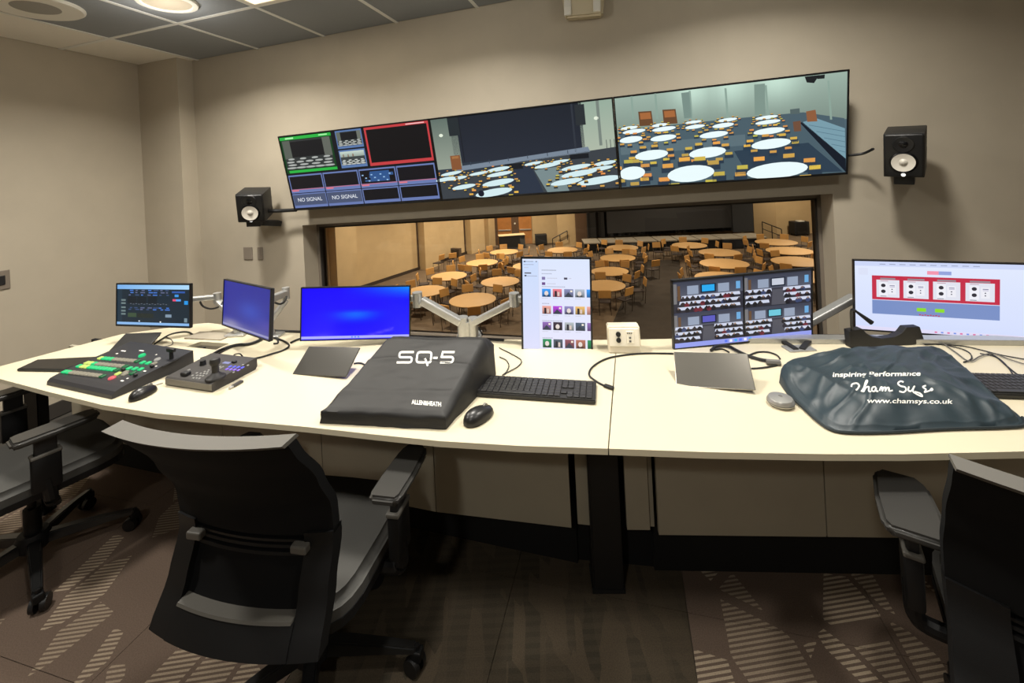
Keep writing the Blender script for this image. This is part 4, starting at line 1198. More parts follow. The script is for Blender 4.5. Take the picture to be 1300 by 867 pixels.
bm = new_bm(); lathe(bm, [(0, 0), (.032, 0), (.039, .008), (.039, .016), (.034, .024), (.015, .028), (0, .0285)], 32); obj('shell', bm, mat('satin_silver', (186, 184, 180), .3, metal=.7), t, True)
bm = new_bm(); lathe(bm, [(.0395, .010), (.0400, .0115), (.0395, .013)], 32); obj('seam_ring', bm, M_grey, t, True)
bm = new_bm(); lathe(bm, [(0, .0292), (.006, .029), (.0065, .0282)], 14); obj('button', bm, M_grey, t, True)
c = onz(299, 490, DZ); yw = math.atan2(*(lambda a, b: (b - a).yx)(onz(293, 494, DZ), onz(306, 486.5, DZ)))
t = flat('usb_stick', 'dark metal memory stick lying beside the camera controller', 'memory stick', c, yw)
bm = new_bm(); box(bm, -.012, .03, -.009, .009, .0005, .009, .002, 2); obj('shell', bm, mat('gunmetal', (90, 88, 84), .35, metal=.7), t)
bm = new_bm(); box(bm, -.027, -.012, -.006, .006, .002, .0075, .0005, 1); obj('plug', bm, M_alu, t)

# -- keyboards
def keyboard(label, fl, fr, bl, nx=19, ny=6, z=DZ):
    fl, fr, bl = [onz(x, y, z + .012) for x, y in (fl, fr, bl)]
    u = (fr - fl); w = u.length; u.normalize(); v = Vector((-u.y, u.x, 0)); dpt = (bl - fl).dot(v)
    O = Vector((fl.x + u.x * w / 2, fl.y + u.y * w / 2, z))
    t = flat('keyboard', label, 'keyboard', O, math.atan2(u.y, u.x))
    bm = new_bm(); slab(bm, [(-w / 2, .0005)] * 0 or [(-w / 2, .001), (w / 2, .001), (w / 2, .016), (-w / 2, .016)], 0, dpt); bmesh.ops.bevel(bm, geom=list(bm.edges), offset=.003, segments=2, affect='EDGES'); obj('case', bm, mat('keyboard_case', (34, 33, 32), .5), t)
    bm = new_bm()
    pu, pv = (w - .02) / nx, (dpt - .016) / ny
    for j in range(ny):
        i = 0
        while i < nx:
            if i in (13, 17) and False: i += 1; continue
            k = 6 if (j == 0 and i == 4) else 1
            if (i == 14 and j in (2, 0)) or (i in (15,) and j == 2): i += 1; continue
            x0 = -w / 2 + .01 + i * pu; y0 = .008 + j * pv
            box(bm, x0 + .0012, x0 + pu * k - .0012, y0 + .0012, y0 + pv - .0012, .0165, .0205, .001, 1)
            i += k
    o = obj('key_block', bm, mat('keycap_black', (40, 39, 38), .45), t); o['kind'] = 'stuff'
keyboard('full size black keyboard between the dust cover and the portrait monitor', (598, 499.5), (756, 510), (617, 477))
keyboard('black keyboard partly under the dark green cover at the right edge', (1238, 501), (1390, 506), (1234, 474.5))

# -- connection box by the window
bp = Vector((.4385, 1.795, DZ)); t = flat('connection_box', 'white connection box with two black sockets standing by the window', 'socket box', bp, rg(-6.8))
bm = new_bm(); slab(bm, [(-.067, 0), (.067, 0), (.067, .105), (-.067, .105)], 0, .06)
for v in bm.verts:
    if v.co.z > .05: v.co.y += .018
bmesh.ops.bevel(bm, geom=list(bm.edges), offset=.004, segments=2, affect='EDGES'); obj('housing', bm, mat('warm_white_box', (222, 212, 190), .5), t, True)
tl_ = Matrix.Translation((0, .0045, .028)) @ Matrix.Rotation(-math.atan(.018 / .105), 4, 'X')
bm = new_bm(); box(bm, -.062, .062, -.004, .001, .0, .073, .002, 1, 0, tl_); obj('face_plate', bm, mat('plate_white', (234, 228, 212), .4), t)
for z in (.026, .050):
    bm = new_bm(); cyl(bm, tl_ @ Vector((-.024, -.004, z)), tl_ @ Vector((-.024, -.010, z)), .0105, .0095, 18); obj('round_socket', bm, M_black, t, True)
bm = new_bm(); box(bm, .008, .04, -.0065, -.003, .012, .064, .002, 1, 0, tl_); s_ = obj('data_insert', bm, mat('plate_white', (234, 228, 212), .4), t)
bm = new_bm(); box(bm, .019, .028, -.0075, -.006, .018, .026, 0, 1, 0, tl_); box(bm, .019, .028, -.0075, -.006, .032, .040, 0, 1, 0, tl_)
for k in range(3): box(bm, .012 + .008 * k, .017 + .008 * k, -.0075, -.006, .052, .057, 0, 1, 0, tl_)
obj('port_openings', bm, M_grey, s_)

# ---------------------------------------------------------------- dust cover over the mixing desk
from mathutils import noise as NZ
from mathutils.bvhtree import BVHTree
cA, cB, cC = onz(408, 537, DZ), onz(566, 545, DZ), onz(629, 476, DZ)
cD = cA + cC - cB
def cover_pt(u, v):                                            # u across, v from front to back
    base = cA.lerp(cB, u).lerp(cD.lerp(cC, u), v)
    h = .05 + .107 * min(1, max(0, (v - .06) / .80))
    if v > .90: h -= .004
    e = min(u, 1 - u, v * .83, (1 - v) * .9)
    h *= min(1, .78 + e * 5.5) if e < .04 else 1
    h += .0035 * NZ.noise(Vector((u * 3.1, v * 7.0, 2.0))) + .0018 * NZ.noise(Vector((u * 9, v * 16, 5)))
    h += .004 * math.exp(-((v - .56 - .03 * math.sin(u * 5)) / .02) ** 2) - .004 * math.exp(-((v - .90) / .015) ** 2) + .003 * math.exp(-((v - .2 - .03 * u) / .03) ** 2)
    return base + Vector((0, 0, h))
bm = new_bm(); N_ = 56
G = [[bm.verts.new(cover_pt(i / N_, j / N_)) for i in range(N_ + 1)] for j in range(N_ + 1)]
for j in range(N_):
    for i in range(N_): bm.faces.new((G[j][i], G[j][i + 1], G[j + 1][i + 1], G[j + 1][i]))
loop = [G[0][i] for i in range(N_)] + [G[j][N_] for j in range(N_)] + [G[N_][N_ - i] for i in range(N_)] + [G[N_ - j][0] for j in range(N_)]
cc = (cA + cC) / 2
prev = loop
for f in (.72, .4, .12, .0):
    cur = []
    for i, v in enumerate(loop):
        hz = (v.co.z - DZ) * f
        out = Vector((v.co.x - cc.x, v.co.y - cc.y, 0)).normalized()
        wv = .006 * NZ.noise(Vector((v.co.x * 16, v.co.y * 16, f * 2))) + .004 * (1 - f)
        cur.append(bm.verts.new(Vector((v.co.x, v.co.y, DZ + .001 + hz)) + out * wv))
    for i in range(len(loop)): bm.faces.new((prev[i], cur[i], cur[(i + 1) % len(loop)], prev[(i + 1) % len(loop)]))
    prev = cur
bmesh.ops.recalc_face_normals(bm, faces=bm.faces)
bvh = BVHTree.FromBMesh(bm)
M_cover = mat('black_nylon', (24, 23, 22), .6, noise=.08, scale=40, bump=.12, bscale=900)
M_ink = mat('white_ink', (232, 230, 222), .6)
ct = flat('dust_cover', 'black fabric dust cover hiding a sloped mixing desk', 'dust cover', Vector((cc.x, cc.y, DZ)))
bmesh.ops.translate(bm, vec=(-cc.x, -cc.y, -DZ), verts=bm.verts)
obj('cloth', bm, M_cover, ct, True, angle=60)
def printed(name, shapes, to_px, bv, parent, O, m=M_ink, lift=.0012):  # shapes: list of (verts, faces) in their own plane
    vs_, fs_ = [], []
    for vs, fs in shapes:
        i = len(vs_); ok = []
        for v in vs:
            d = ray(*to_px(v.x, v.y)).normalized()
            hit_, nrm, _, _ = bv.ray_cast(EYE, d)
            ok.append(hit_ is not None)
            vs_.append((hit_ - d * lift - O) if hit_ is not None else Vector())
        fs_ += [tuple(k + i for k in f) for f in fs if all(ok[k] for k in f)]
    me = bpy.data.meshes.new(name); me.from_pydata(vs_, [], fs_); me.materials.append(m)
    o = bpy.data.objects.new(name, me); C.objects.link(o); o.parent = parent
    return o
CO = Vector((cc.x, cc.y, DZ))
# SQ-5 in squarish rounded strokes; letter space: x 0..100, y 0..20 (up)
def rr(pts, r=4, k=4):                                         # round the corners of a stroke
    P = [Vector(p) for p in pts]; out = [P[0]]
    for a, b, c in zip(P, P[1:], P[2:]):
        d0 = (a - b); d1 = (c - b); q = min(r, d0.length / 2, d1.length / 2)
        s, e = b + d0.normalized() * q, b + d1.normalized() * q
        out += [s.lerp(b, t).lerp(b.lerp(e, t), t) for t in [i / k for i in range(k + 1)]]
    return out + [P[-1]]
def dense(p, n=4): return [a.lerp(b, t / n) for a, b in zip(p, p[1:]) for t in range(n)] + [p[-1]]
sq = [rr([(29, 18.5), (3, 18.5), (3, 10), (27, 10), (27, 1.5), (0, 1.5)], 5), rr([(52, 1.5), (36, 1.5), (36, 18.5), (62, 18.5), (62, 1.5), (57, 1.5)], 5), [Vector((51, 8)), Vector((58, -4))], [Vector((66, 9)), Vector((74, 9))], [Vector((104, 18.5)), Vector((82.5, 18.5))], [Vector((82.5, 20.2)), Vector((81, 9))], rr([(81, 10.5), (103, 10.5), (103, 1.5), (80, 1.5)], 5)]
printed('lettering', [ribbon(dense(p), 3.4) for p in sq], lambda x, y: (503.5 + x * .69 + y * .10, 461.2 - y * .77), bvh, ct, CO)
vs, fs = text_mesh('ALLEN&HEATH', 1.0, .025)
xm = max(v.x for v in vs)
printed('lettering', [(vs, fs)], lambda x, y: (541.5 + x / xm * 18.5, 512 - y * 7.8 + x / xm * 1.6), bvh, ct, CO)

# ---------------------------------------------------------------- the dark green cover lying at the right
out_px = [(988, 468, .79), (992, 457, .80), (1015, 450, .80), (1050, 444.5, .80), (1082, 440, .80), (1130, 437.5, .80), (1172, 438, .80), (1196, 438.5, .80), (1212, 449, .79), (1228, 463, .78), (1250, 484, .77), (1275, 508, .76), (1298, 528, .75), (1299, 539, .748), (1270, 543, .745), (1200, 545, .745), (1130, 549, .745), (1080, 549.5, .745), (1056, 546, .745), (1038, 533, .75), (1018, 511, .76), (1000, 491, .77)]
OP = [onz(x, y, z) for x, y, z in out_px]
OPs = smooth_path(OP + [OP[0]], 8)[:-1]
bc = sum(OPs, Vector()) / len(OPs)
bm = new_bm(); rings = []
NR = 60
for r in range(NR + 1):
    q = r / NR
    ring = []
    for p in OPs:
        e = Vector((p.x, p.y, 0)); c = Vector((bc.x, bc.y, 0))
        zt = p.z
        xy = c.lerp(e, min(1, q * 1.0))
        z = DZ + (.072 * (1 - q ** 3) + (zt - DZ) * q ** 3) if q < .94 else DZ + (zt - DZ) * math.sqrt(max(0, 1 - ((q - .94) / .06) ** 2)) * .9 + .001
        a = Vector((xy.x * .8 + xy.y * .6, xy.y * .8 - xy.x * .6, 0))
        wr = .011 * NZ.noise(Vector((a.x * 4.5, a.y * 13, 1.0))) + .016 * (.35 - min(.35, abs(NZ.noise(Vector((a.x * 6 + 2, a.y * 17, 9.0)))) * 2.2)) - .012 * max(0, NZ.noise(Vector((xy.x * 14, xy.y * 9, 4.0)))) + .006 * NZ.noise(Vector((a.x * 11 + 4, a.y * 26, 3.0))) - .016 * abs(NZ.noise(Vector((xy.x * 8, xy.y * 5, 7.0))))
        fade = 1 if q < .9 else max(0, (1 - q) / .1)
        ring.append((xy.x, xy.y, max(DZ + .001, z + wr * fade)))
    rings.append(ring)
V = [[bm.verts.new(p) for p in R_] for R_ in rings[1:]]
ctr = bm.verts.new(rings[0][0])
n = len(OPs)
for i in range(n): bm.faces.new((ctr, V[0][i], V[0][(i + 1) % n]))
for A_, B_ in zip(V, V[1:]):
    for i in range(n): bm.faces.new((A_[i], B_[i], B_[(i + 1) % n], A_[(i + 1) % n]))
bmesh.ops.recalc_face_normals(bm, faces=bm.faces)
if sum(f.normal.z for f in bm.faces) < 0: bmesh.ops.reverse_faces(bm, faces=bm.faces)
bv2 = BVHTree.FromBMesh(bm)
BO = Vector((bc.x, bc.y, DZ))
bt = flat('console_cover', 'dark green fabric cover with white lettering on the desk', 'dust cover', BO)
bmesh.ops.translate(bm, vec=-BO, verts=bm.verts)
obj('cloth', bm, mat('dark_green_nylon', (34, 48, 55), .5, noise=.08, scale=20, bump=.1, bscale=700, spec=.6), bt, True, angle=80)
def zpx(x, y): return (970 + x / 3.612, 320 + y / 3.612)
vs, fs = text_mesh('inspiring Performance', 1.0, .02); xm = max(v.x for v in vs)
printed('lettering', [(vs, fs)], lambda x, y: zpx(516 + x / xm * 202 + y * 4, 560 - y * 30 - x / xm * 3), bv2, bt, BO)
vs, fs = text_mesh('www.chamsys.co.uk', 1.0, .015); xm = max(v.x for v in vs)
printed('lettering', [(vs, fs)], lambda x, y: zpx(668 + x / xm * 198 + y * 4, 684 - y * 30 + x / xm * 2), bv2, bt, BO)
def curve(pts): return smooth_path([(x, y, 0) for x, y in pts], 6)
cs = [[(400, 618), (404, 606), (424, 601), (436, 612), (428, 628), (420, 632)], [(446, 640), (462, 615), (474, 592), (468, 590), (460, 615), (456, 640), (466, 622), (480, 618), (480, 636), (490, 640)], [(512, 618), (498, 620), (494, 634), (506, 638), (514, 622), (514, 636), (524, 638)], [(530, 636), (536, 620), (542, 622), (542, 636), (548, 622), (556, 622), (556, 636), (562, 624), (572, 622), (574, 636), (590, 634)], [(640, 596), (626, 592), (614, 602), (626, 614), (644, 618), (652, 630), (640, 642), (620, 638)], [(664, 616), (662, 634), (676, 636), (690, 614), (684, 640), (724, 662), (716, 648), (690, 640)], [(742, 612), (728, 618), (742, 630), (736, 642), (756, 636), (770, 630)]]
printed('lettering', [ribbon([Vector((p.x, p.y)) for p in curve(c_)], 7.0) for c_ in cs], lambda x, y: zpx(x, y), bv2, bt, BO)
printed('lettering', [([Vector((768 + 8 * math.cos(a), 630 + 8 * math.sin(a), 0)) for a in [k * .785 for k in range(8)]], [tuple(range(8))])], lambda x, y: zpx(x, y), bv2, bt, BO)
# hem cord round the edge
bm = new_bm(); tube(bm, [Vector((p.x, p.y, DZ + .006)) - BO for p in OPs[96:168]], .004, 6, 1); obj('hem', bm, mat('green_hem', (30, 38, 42), .6), bt, True)

# -- black stand behind it, with a small gooseneck
yS = 1.74
pz = [(398, 445), (390, 362), (452, 352), (470, 372), (500, 390), (545, 397), (595, 390), (632, 372), (652, 346), (716, 343), (742, 430), (742, 446)]
P = [ony(970 + x / 3.612, 320 + y / 3.612, yS) for x, y in pz]
zb = min(p.z for p in P)
for p in P:
    if p.z < zb + .02: p.z = DZ + .001
O = Vector(((P[0].x + P[-1].x) / 2, yS, DZ))
t = flat('device_stand', 'black stand with scooped top edge below the wide monitor', 'stand', O)
bm = new_bm(); slab(bm, [(p.x - O.x, p.z - O.z) for p in P], 0, .03); bmesh.ops.bevel(bm, geom=[e for e in bm.edges if e.is_boundary is False], offset=.002, segments=1, affect='EDGES'); obj('scooped_plate', bm, mat('stand_black', (24, 23, 25), .45), t)
bm = new_bm(); box(bm, -.10, .10, .03, .08, .001, .012, .004); obj('rear_base', bm, M_black, t)
bm = new_bm(); tube(bm, [q - O for q in (ony(1082, 425, 1.76), ony(1081, 408, 1.72), ony(1081, 394, 1.66), ony(1086, 394.5, 1.62))], .005, 8, 5); gk = obj('gooseneck', bm, M_black, t, True)
bm = new_bm(); cyl(bm, ony(1085, 394, 1.62) - O, ony(1107, 410, 1.60) - O, .004, .009, 12); obj('lamp_tip', bm, M_black, t, True)

# ---------------------------------------------------------------- loose cables on the desk
def dcable(label, pts, r=.003, z=.004, m=None, name='cable'):
    return cable(name, label, [onz(x, y, DZ + z + (q[0] if q else 0)) for x, y, *q in pts], r, m)
def z4(L): return [(120 + x / 4.333, 330 + y / 4.333) for x, y in L]
dcable('thick black cable running from the switcher to the angled monitor', z4([(585, 545), (640, 525), (700, 492), (780, 468), (850, 462), (900, 445), (935, 425)]), .007, .008)
dcable('thin black cable running beside the thick one behind the controller', z4([(590, 552), (650, 532), (710, 500), (770, 475), (830, 470)]), .003)
dcable('black cable looping from the angled monitor towards the camera controller', z4([(980, 425), (1040, 445), (1070, 470), (1040, 495), (980, 515), (900, 538), (830, 548)]), .004, .005)
dcable('small coiled black cable end behind the camera controller', [(302, 457), (297, 451, .02), (304, 449, .035), (308, 453, .02), (309, 458)], .003)
dcable('black cable curling under the dashboard monitor', z4([(330, 462), (370, 435), (420, 408), (480, 396), (520, 398), (540, 412)]), .004)
dcable('thin grey cable under the dashboard monitor', z4([(395, 425), (425, 440), (425, 465), (370, 478), (330, 480)]), .002, .003, M_grey)
dcable('black cables bunched at the foot of the angled monitor', z4([(960, 425), (1000, 432), (1010, 455), (985, 460)]), .004, .005)
dcable('black cable running along the back edge to the blue monitor', z4([(1080, 455), (1110, 440), (1150, 428)]), .005, .006)
dcable('black cable curling across the worktop joint before the connection box', [(862, 449), (820, 448.5), (790, 451), (768, 456), (752, 466), (748, 476), (757, 484), (768, 490)], .0035)
a, b = onz(767, 489, DZ + .006), onz(779, 493, DZ + .006)
bm = new_bm(); beam(bm, a, b, .016, .010, .003)
tag(obj('cable_plug', bm, M_black, loc=a), 'black plug at the end of the curling cable right of keyboard', 'plug')
z6 = lambda L: [(370 + x / 3.942, 340 + y / 3.942) for x, y in L]
dcable('thin black cord looping from the dust cover towards the portrait monitor', z6([(1040, 400), (1100, 430), (1150, 462), (1135, 492), (1090, 518), (1055, 537)]), .002)
dcable('thinner inner cord curving beside the dust cover', z6([(1040, 445), (1075, 462), (1088, 490), (1075, 520), (1055, 537)]), .002)
dcable('short black cable from the dark touch panel to the dust cover', z6([(312, 478), (345, 476), (370, 486), (392, 497)]), .003)
z8 = lambda L: [(830 + x / 4.129, 320 + y / 4.129) for x, y in L]
dcable('black cable crossing behind the silvery touch panel', z8([(300, 515), (325, 496), (360, 490), (395, 494), (440, 518), (500, 545), (560, 562), (620, 572), (665, 578)]), .006, .008)
dcable('thin cable arching behind the silvery touch panel', z8([(500, 540), (545, 524), (600, 524), (645, 540), (662, 560)]), .003)
dcable('thin cable sliding under the dark green cover', z8([(512, 610), (560, 607), (610, 600), (665, 588)]), .003)
dcable('short cable curl beneath the four view monitor', z8([(320, 512), (360, 508), (395, 525)]), .003)
dcable('flat grey adapter strap between touch panel and green cover', z8([(590, 575), (625, 578), (662, 580)]), .012, .010, M_grey)
z1 = lambda L: [(970 + x / 3.612, 320 + y / 3.612) for x, y in L]
dcable('thin cable trailing right from the scooped stand', z1([(735, 424), (790, 422), (850, 430), (910, 445), (945, 465), (950, 490), (915, 505)]), .0022)
dcable('thin grey cable sweeping to the right edge keyboard', z1([(785, 400), (830, 425), (880, 460), (940, 500), (990, 478), (1050, 465), (1120, 490), (1190, 512)]), .0022, .006, M_grey)
dcable('thin cable crossing under the wide monitor', z1([(840, 425), (920, 432), (1000, 450), (1080, 470), (1130, 480), (1200, 492)]), .0022)
dcable('thin cable dropping behind the right edge keyboard', z1([(990, 465), (1060, 480), (1110, 520), (1150, 552), (1168, 565)]), .0022)
dcable('thin cable curving below the wide monitor to its right', z1([(1020, 455), (1080, 490), (1120, 530), (1140, 560)]), .0022)

# ---------------------------------------------------------------- swivel chairs
M_ch = mat('chair_black', (13, 13, 14), .55, bump=.06, bscale=500, spec=.3)
M_mesh = mat('chair_mesh_black', (9, 9, 10), .85, noise=.15, scale=400, spec=.2)
M_lit_rim = mat('chair_lit_rim_grey', (88, 85, 79), .6)  # overhead light on the black edges, put into this grey
M_seat = mat('seat_grey_fabric', (64, 63, 60), .85, noise=.06, scale=200, bump=.15, bscale=700)
M_pad = mat('arm_pad_soft', (50, 49, 47), .34)
def back_y(x, z):                                              # the S curve of the back, wrapped a little round the sitter
    P = [(.34, -.335), (.42, -.305), (.52, -.25), (.62, -.215), (.72, -.225), (.82, -.275), (.95, -.36), (1.0, -.40)]
    y = P[-1][1]
    for (a, ya), (b, yb) in zip(P, P[1:]):
        if a <= z <= b:
            t = (z - a) / (b - a); t = t * t * (3 - 2 * t) * .5 + t * .5; y = ya + (yb - ya) * t; break
    if z < P[0][0]: y = P[0][1]
    return y + .55 * x * x
BW = [1.0]
def back_w(z): return BW[0] * .232 + BW[0] * (.008 * max(0, (z - .6) / .35) + .012 * max(0, (.55 - z) / .2))
def back_patch(bm, f0, f1, z0, z1, th, nx=14, nz=16, off=0.0):  # f0,f1: fractions of the half width
    Gf, Gb = [], []
    for j in range(nz + 1):
        z = z0 + (z1 - z0) * j / nz
        rf, rb = [], []
        for i in range(nx + 1):
            x = (f0 + (f1 - f0) * i / nx) * back_w(z)
            y = back_y(x, z) + off
            rf.append(bm.verts.new((x, y + th / 2, z))); rb.append(bm.verts.new((x, y - th / 2, z)))
        Gf.append(rf); Gb.append(rb)
    for j in range(nz):
        for i in range(nx):
            bm.faces.new((Gf[j][i], Gf[j][i + 1], Gf[j + 1][i + 1], Gf[j + 1][i])); bm.faces.new((Gb[j][i + 1], Gb[j][i], Gb[j + 1][i], Gb[j + 1][i + 1]))
    for j in range(nz):
        bm.faces.new((Gf[j][0], Gf[j + 1][0], Gb[j + 1][0], Gb[j][0])); bm.faces.new((Gf[j + 1][nx], Gf[j][nx], Gb[j][nx], Gb[j + 1][nx]))
    for i in range(nx):
        bm.faces.new((Gf[0][i + 1], Gf[0][i], Gb[0][i], Gb[0][i + 1])); bm.faces.new((Gf[nz][i], Gf[nz][i + 1], Gb[nz][i + 1], Gb[nz][i]))
    bmesh.ops.recalc_face_normals(bm, faces=bm.faces)
def chair(label, x, y, yaw, legs, ztop=.95, zbot=.36, pad_turn=(0, 0), padw=1.0, bw=1.0, seat_z=.45, arm_z=.655):
    BW[0] = bw
    t = thing('office_chair', label, 'chair', (x, y, 0), (0, 0, -rg(yaw)), 'swivel chairs at the desk')
    bm = new_bm(); back_patch(bm, -1, 1, .645, ztop, .026, 16, 14); obj('backrest_shell', bm, M_mesh, t, True)
    bm = new_bm(); back_patch(bm, -1, 1, ztop, ztop + .010, .046, 16, 1); obj('top_rim', bm, M_lit_rim, t, True)
    for s in (-1, 1):
        bm = new_bm(); back_patch(bm, s * .70 if s > 0 else -1, 1 if s > 0 else -.70, zbot, .655, .038, 4, 10); obj('back_upright', bm, M_ch, t, True)
    bm = new_bm(); back_patch(bm, -.71, .71, zbot + .045, .65, .008, 12, 8, .006); obj('mesh_panel', bm, M_mesh, t, True)
    bm = new_bm(); back_patch(bm, -.71, .71, zbot + .005, zbot + .06, .05, 12, 3); obj('lower_crossbar', bm, M_ch, t, True)
    bm = new_bm(); back_patch(bm, -.69, .69, zbot + .0605, zbot + .066, .058, 12, 1); obj('crossbar_ledge', bm, M_lit_rim, t, True)
    for z in (.598, .613, .628):
        bm = new_bm(); back_patch(bm, -.71, .71, z, z + .007, .016, 12, 1, -.006); obj('lumbar_rib', bm, M_ch, t, True)
    for s in (-1, 1):
        bm = new_bm(); xx = s * .66 * .235; box(bm, xx - .022, xx + .022, back_y(xx, .6) - .03, back_y(xx, .6) - .008, .612, .632, .004); obj('lumbar_lug', bm, M_lit_rim, t)
    # seat
    bm = new_bm()
    prof = []
    for k in range(28):
        a = 2 * math.pi * k / 28
        c_, s_ = math.cos(a), math.sin(a)
        e = 2 / 5
        prof.append((.245 * abs(c_) ** e * (1 if c_ > 0 else -1), .025 + .235 * abs(s_) ** e * (1 if s_ > 0 else -1)))
    prism(bm, prof, seat_z - .055, seat_z)
    es = [e for e in bm.edges if abs(e.verts[0].co.z - e.verts[1].co.z) < 1e-6 and e.verts[0].co.z > seat_z - .01]
    bmesh.ops.bevel(bm, geom=es, offset=.022, segments=3, affect='EDGES')
    obj('seat', bm, M_seat, t, True, angle=50)
    bm = new_bm(); prism(bm, [(px * 1.01, (py - .025) * 1.01 + .025) for px, py in prof], seat_z - .075, seat_z - .05); obj('seat_pan', bm, M_ch, t)
    bm = new_bm(); box(bm, -.09, .09, -.13, .12, seat_z - .13, seat_z - .07, .015); beam(bm, (0, -.1, seat_z - .10), (0, -.25, .39), .10, .05, .01); obj('tilt_mechanism', bm, M_ch, t)
    bm = new_bm(); cyl(bm, (.09, .03, seat_z - .1), (.27, .03, seat_z - .1), .006, .006, 10); cyl(bm, (.25, .03, seat_z - .1), (.285, .03, seat_z - .1), .012, .010, 10); obj('height_lever', bm, M_ch, t)
    bm = new_bm(); cyl(bm, (0, 0, .11), (0, 0, .24), .027, .027, 16); cyl(bm, (0, 0, .22), (0, 0, seat_z - .10), .014, .014, 14); obj('gas_column', bm, M_ch, t, True)
    # arms
    for i, s in enumerate((-1, 1)):
        bm = new_bm()
        tube(bm, [(s * .16, .02, seat_z - .085), (s * .27, .015, seat_z - .085), (s * .302, .01, seat_z - .06), (s * .305, .0, seat_z + .02)], .02, 10, 5)
        box(bm, s * .305 - .018, s * .305 + .018, -.04, .04, seat_z - .02, arm_z - .085, .008)
        ar = obj('arm_post', bm, M_ch, t, True)
        bm = new_bm(); box(bm, s * .305 - .013, s * .305 + .013, -.03, .03, arm_z - .09, arm_z - .02, .005); obj('arm_slider', bm, M_black, ar)
        bm = new_bm(); box(bm, s * .305 - .02, s * .305 + .02, -.042, .042, arm_z - .098, arm_z - .085, .004); obj('arm_collar', bm, M_lit_rim, ar)
        bm = new_bm()
        pts = [(q[0] * padw, q[1]) for q in [(-.038, -.11), (.038, -.11), (.048, -.09), (.05, .0), (.045, .10), (.03, .128), (-.03, .128), (-.045, .10), (-.05, .0), (-.048, -.09)]]
        prism(bm, pts, -.026, 0)
        bmesh.ops.bevel(bm, geom=list(bm.edges), offset=.009, segments=3, affect='EDGES')
        bmesh.ops.transform(bm, matrix=Matrix.Translation((s * .305, .02, arm_z)) @ Matrix.Rotation(-rg(pad_turn[i]), 4, 'Z'), verts=bm.verts)
        obj('arm_pad', bm, M_pad, t, True)
    # five star base
    bm = new_bm(); lathe(bm, [(0, .14), (.045, .14), (.055, .12), (.055, .085), (.04, .07), (0, .07)], 20); obj('base_hub', bm, M_ch, t, True)
    for k in range(5):
        a = rg(legs + 72 * k) + rg(yaw)
        d = Vector((math.cos(a), math.sin(a), 0)); q = Vector((-d.y, d.x, 0))
        bm = new_bm()
        st = [(.03, .024, .085, .125), (.12, .022, .082, .118), (.22, .019, .078, .105), (.315, .016, .070, .088)]
        R0 = []
        for r, w, z0, z1 in st:
            R0.append([bm.verts.new(d * r + q * w + Vector((0, 0, z0))), bm.verts.new(d * r - q * w + Vector((0, 0, z0))), bm.verts.new(d * r - q * w * .8 + Vector((0, 0, z1))), bm.verts.new(d * r + q * w * .8 + Vector((0, 0, z1)))])
        for A_, B_ in zip(R0, R0[1:]):
            for i in range(4): bm.faces.new((A_[i], B_[i], B_[(i + 1) % 4], A_[(i + 1) % 4]))
        bm.faces.new(R0[0]); bm.faces.new(R0[-1][::-1]); bmesh.ops.recalc_face_normals(bm, faces=bm.faces)
        bmesh.ops.bevel(bm, geom=list(bm.edges), offset=.004, segments=2, affect='EDGES')
        obj('base_leg', bm, mat('base_gloss_black', (26, 26, 26), .3), t, True)
        c = d * .318
        bm = new_bm(); box(bm, c.x - .016, c.x + .016, c.y - .016, c.y + .016, .045, .075, .005); cyl(bm, c + Vector((0, 0, .05)), c + Vector((0, 0, .088)), .008, .008, 10); ca = obj('caster', bm, M_ch, t)
        a2 = a + 1.1; w = Vector((math.cos(a2), math.sin(a2), 0)); c = c + Vector((-w.y, w.x, 0)) * .012
        for s in (-1, 1):
            bm = new_bm(); cyl(bm, c + w * s * .008 + Vector((0, 0, .0275)), c + w * s * .024 + Vector((0, 0, .0275)), .0275, .0255, 20); obj('wheel', bm, mat('wheel_black', (20, 20, 21), .42), ca, True)
    return t
chair('black swivel chair in the middle foreground seen from behind', -.685, 1.315, 11, 0, .965, .425)
chair('black swivel chair at the far left tucked under the desk', -2.06, 1.765, 33, -40, .93, .40)
chair('black swivel chair cut off at the right edge of the picture', 1.19, .88, 34, 20, .97, .40, padw=1.25, bw=1.2)

# ---------------------------------------------------------------- the hall beyond the window
HF = -3.84
HO = mat('hall_beige_wall', (198, 172, 130), .85, noise=.04, scale=2)
M_hc = mat('hall_carpet', (104, 86, 66), .95, noise=.12, scale=3)
M_ha = mat('hall_aisle_carpet', (54, 45, 36), .95, noise=.1, scale=4)
bm = new_bm(); box(bm, -22, 30, 3.6, 33, HF - .2, HF); floor2 = struct('floor', bm, M_hc, label='brown carpeted floor of the hall beyond the window')
# darker aisle inlaid from the window towards the stage
q = [onz(762, 455, HF), onz(777, 412, HF), onz(801, 357, HF), onz(808, 330, HF), onz(862, 330, HF), onz(868, 357, HF), onz(893, 412, HF), onz(915, 455, HF)]
bm = new_bm(); prism(bm, [(p.x, p.y) for p in q], HF + .001, HF + .006); obj('aisle_carpet', bm, M_ha, floor2)
hl0, hl1 = onz(473, 362, HF), onz(626, 311, HF)
hd = (hl1 - hl0).normalized(); hn = Vector((hd.y, -hd.x, 0))   # into the hall
def hall_wall(name, a, b, label=None, th=.3):
    d = (b - a).normalized(); n = Vector((-d.y, d.x, 0))
    bm = new_bm(); prism(bm, [(p.x, p.y) for p in (a, b, b + n * th, a + n * th)], HF, 2.0)
    return struct(name, bm, HO, None, label=label)
ha = hl0 - hd * 16
wl = hall_wall('wall_hall_left', ha, hl1)
rb = onz(1060, 295, HF)
wb = hall_wall('wall_hall_far', hl1, rb)
hall_wall('wall_hall_right', rb, rb + Vector((2.5, -24, 0)))
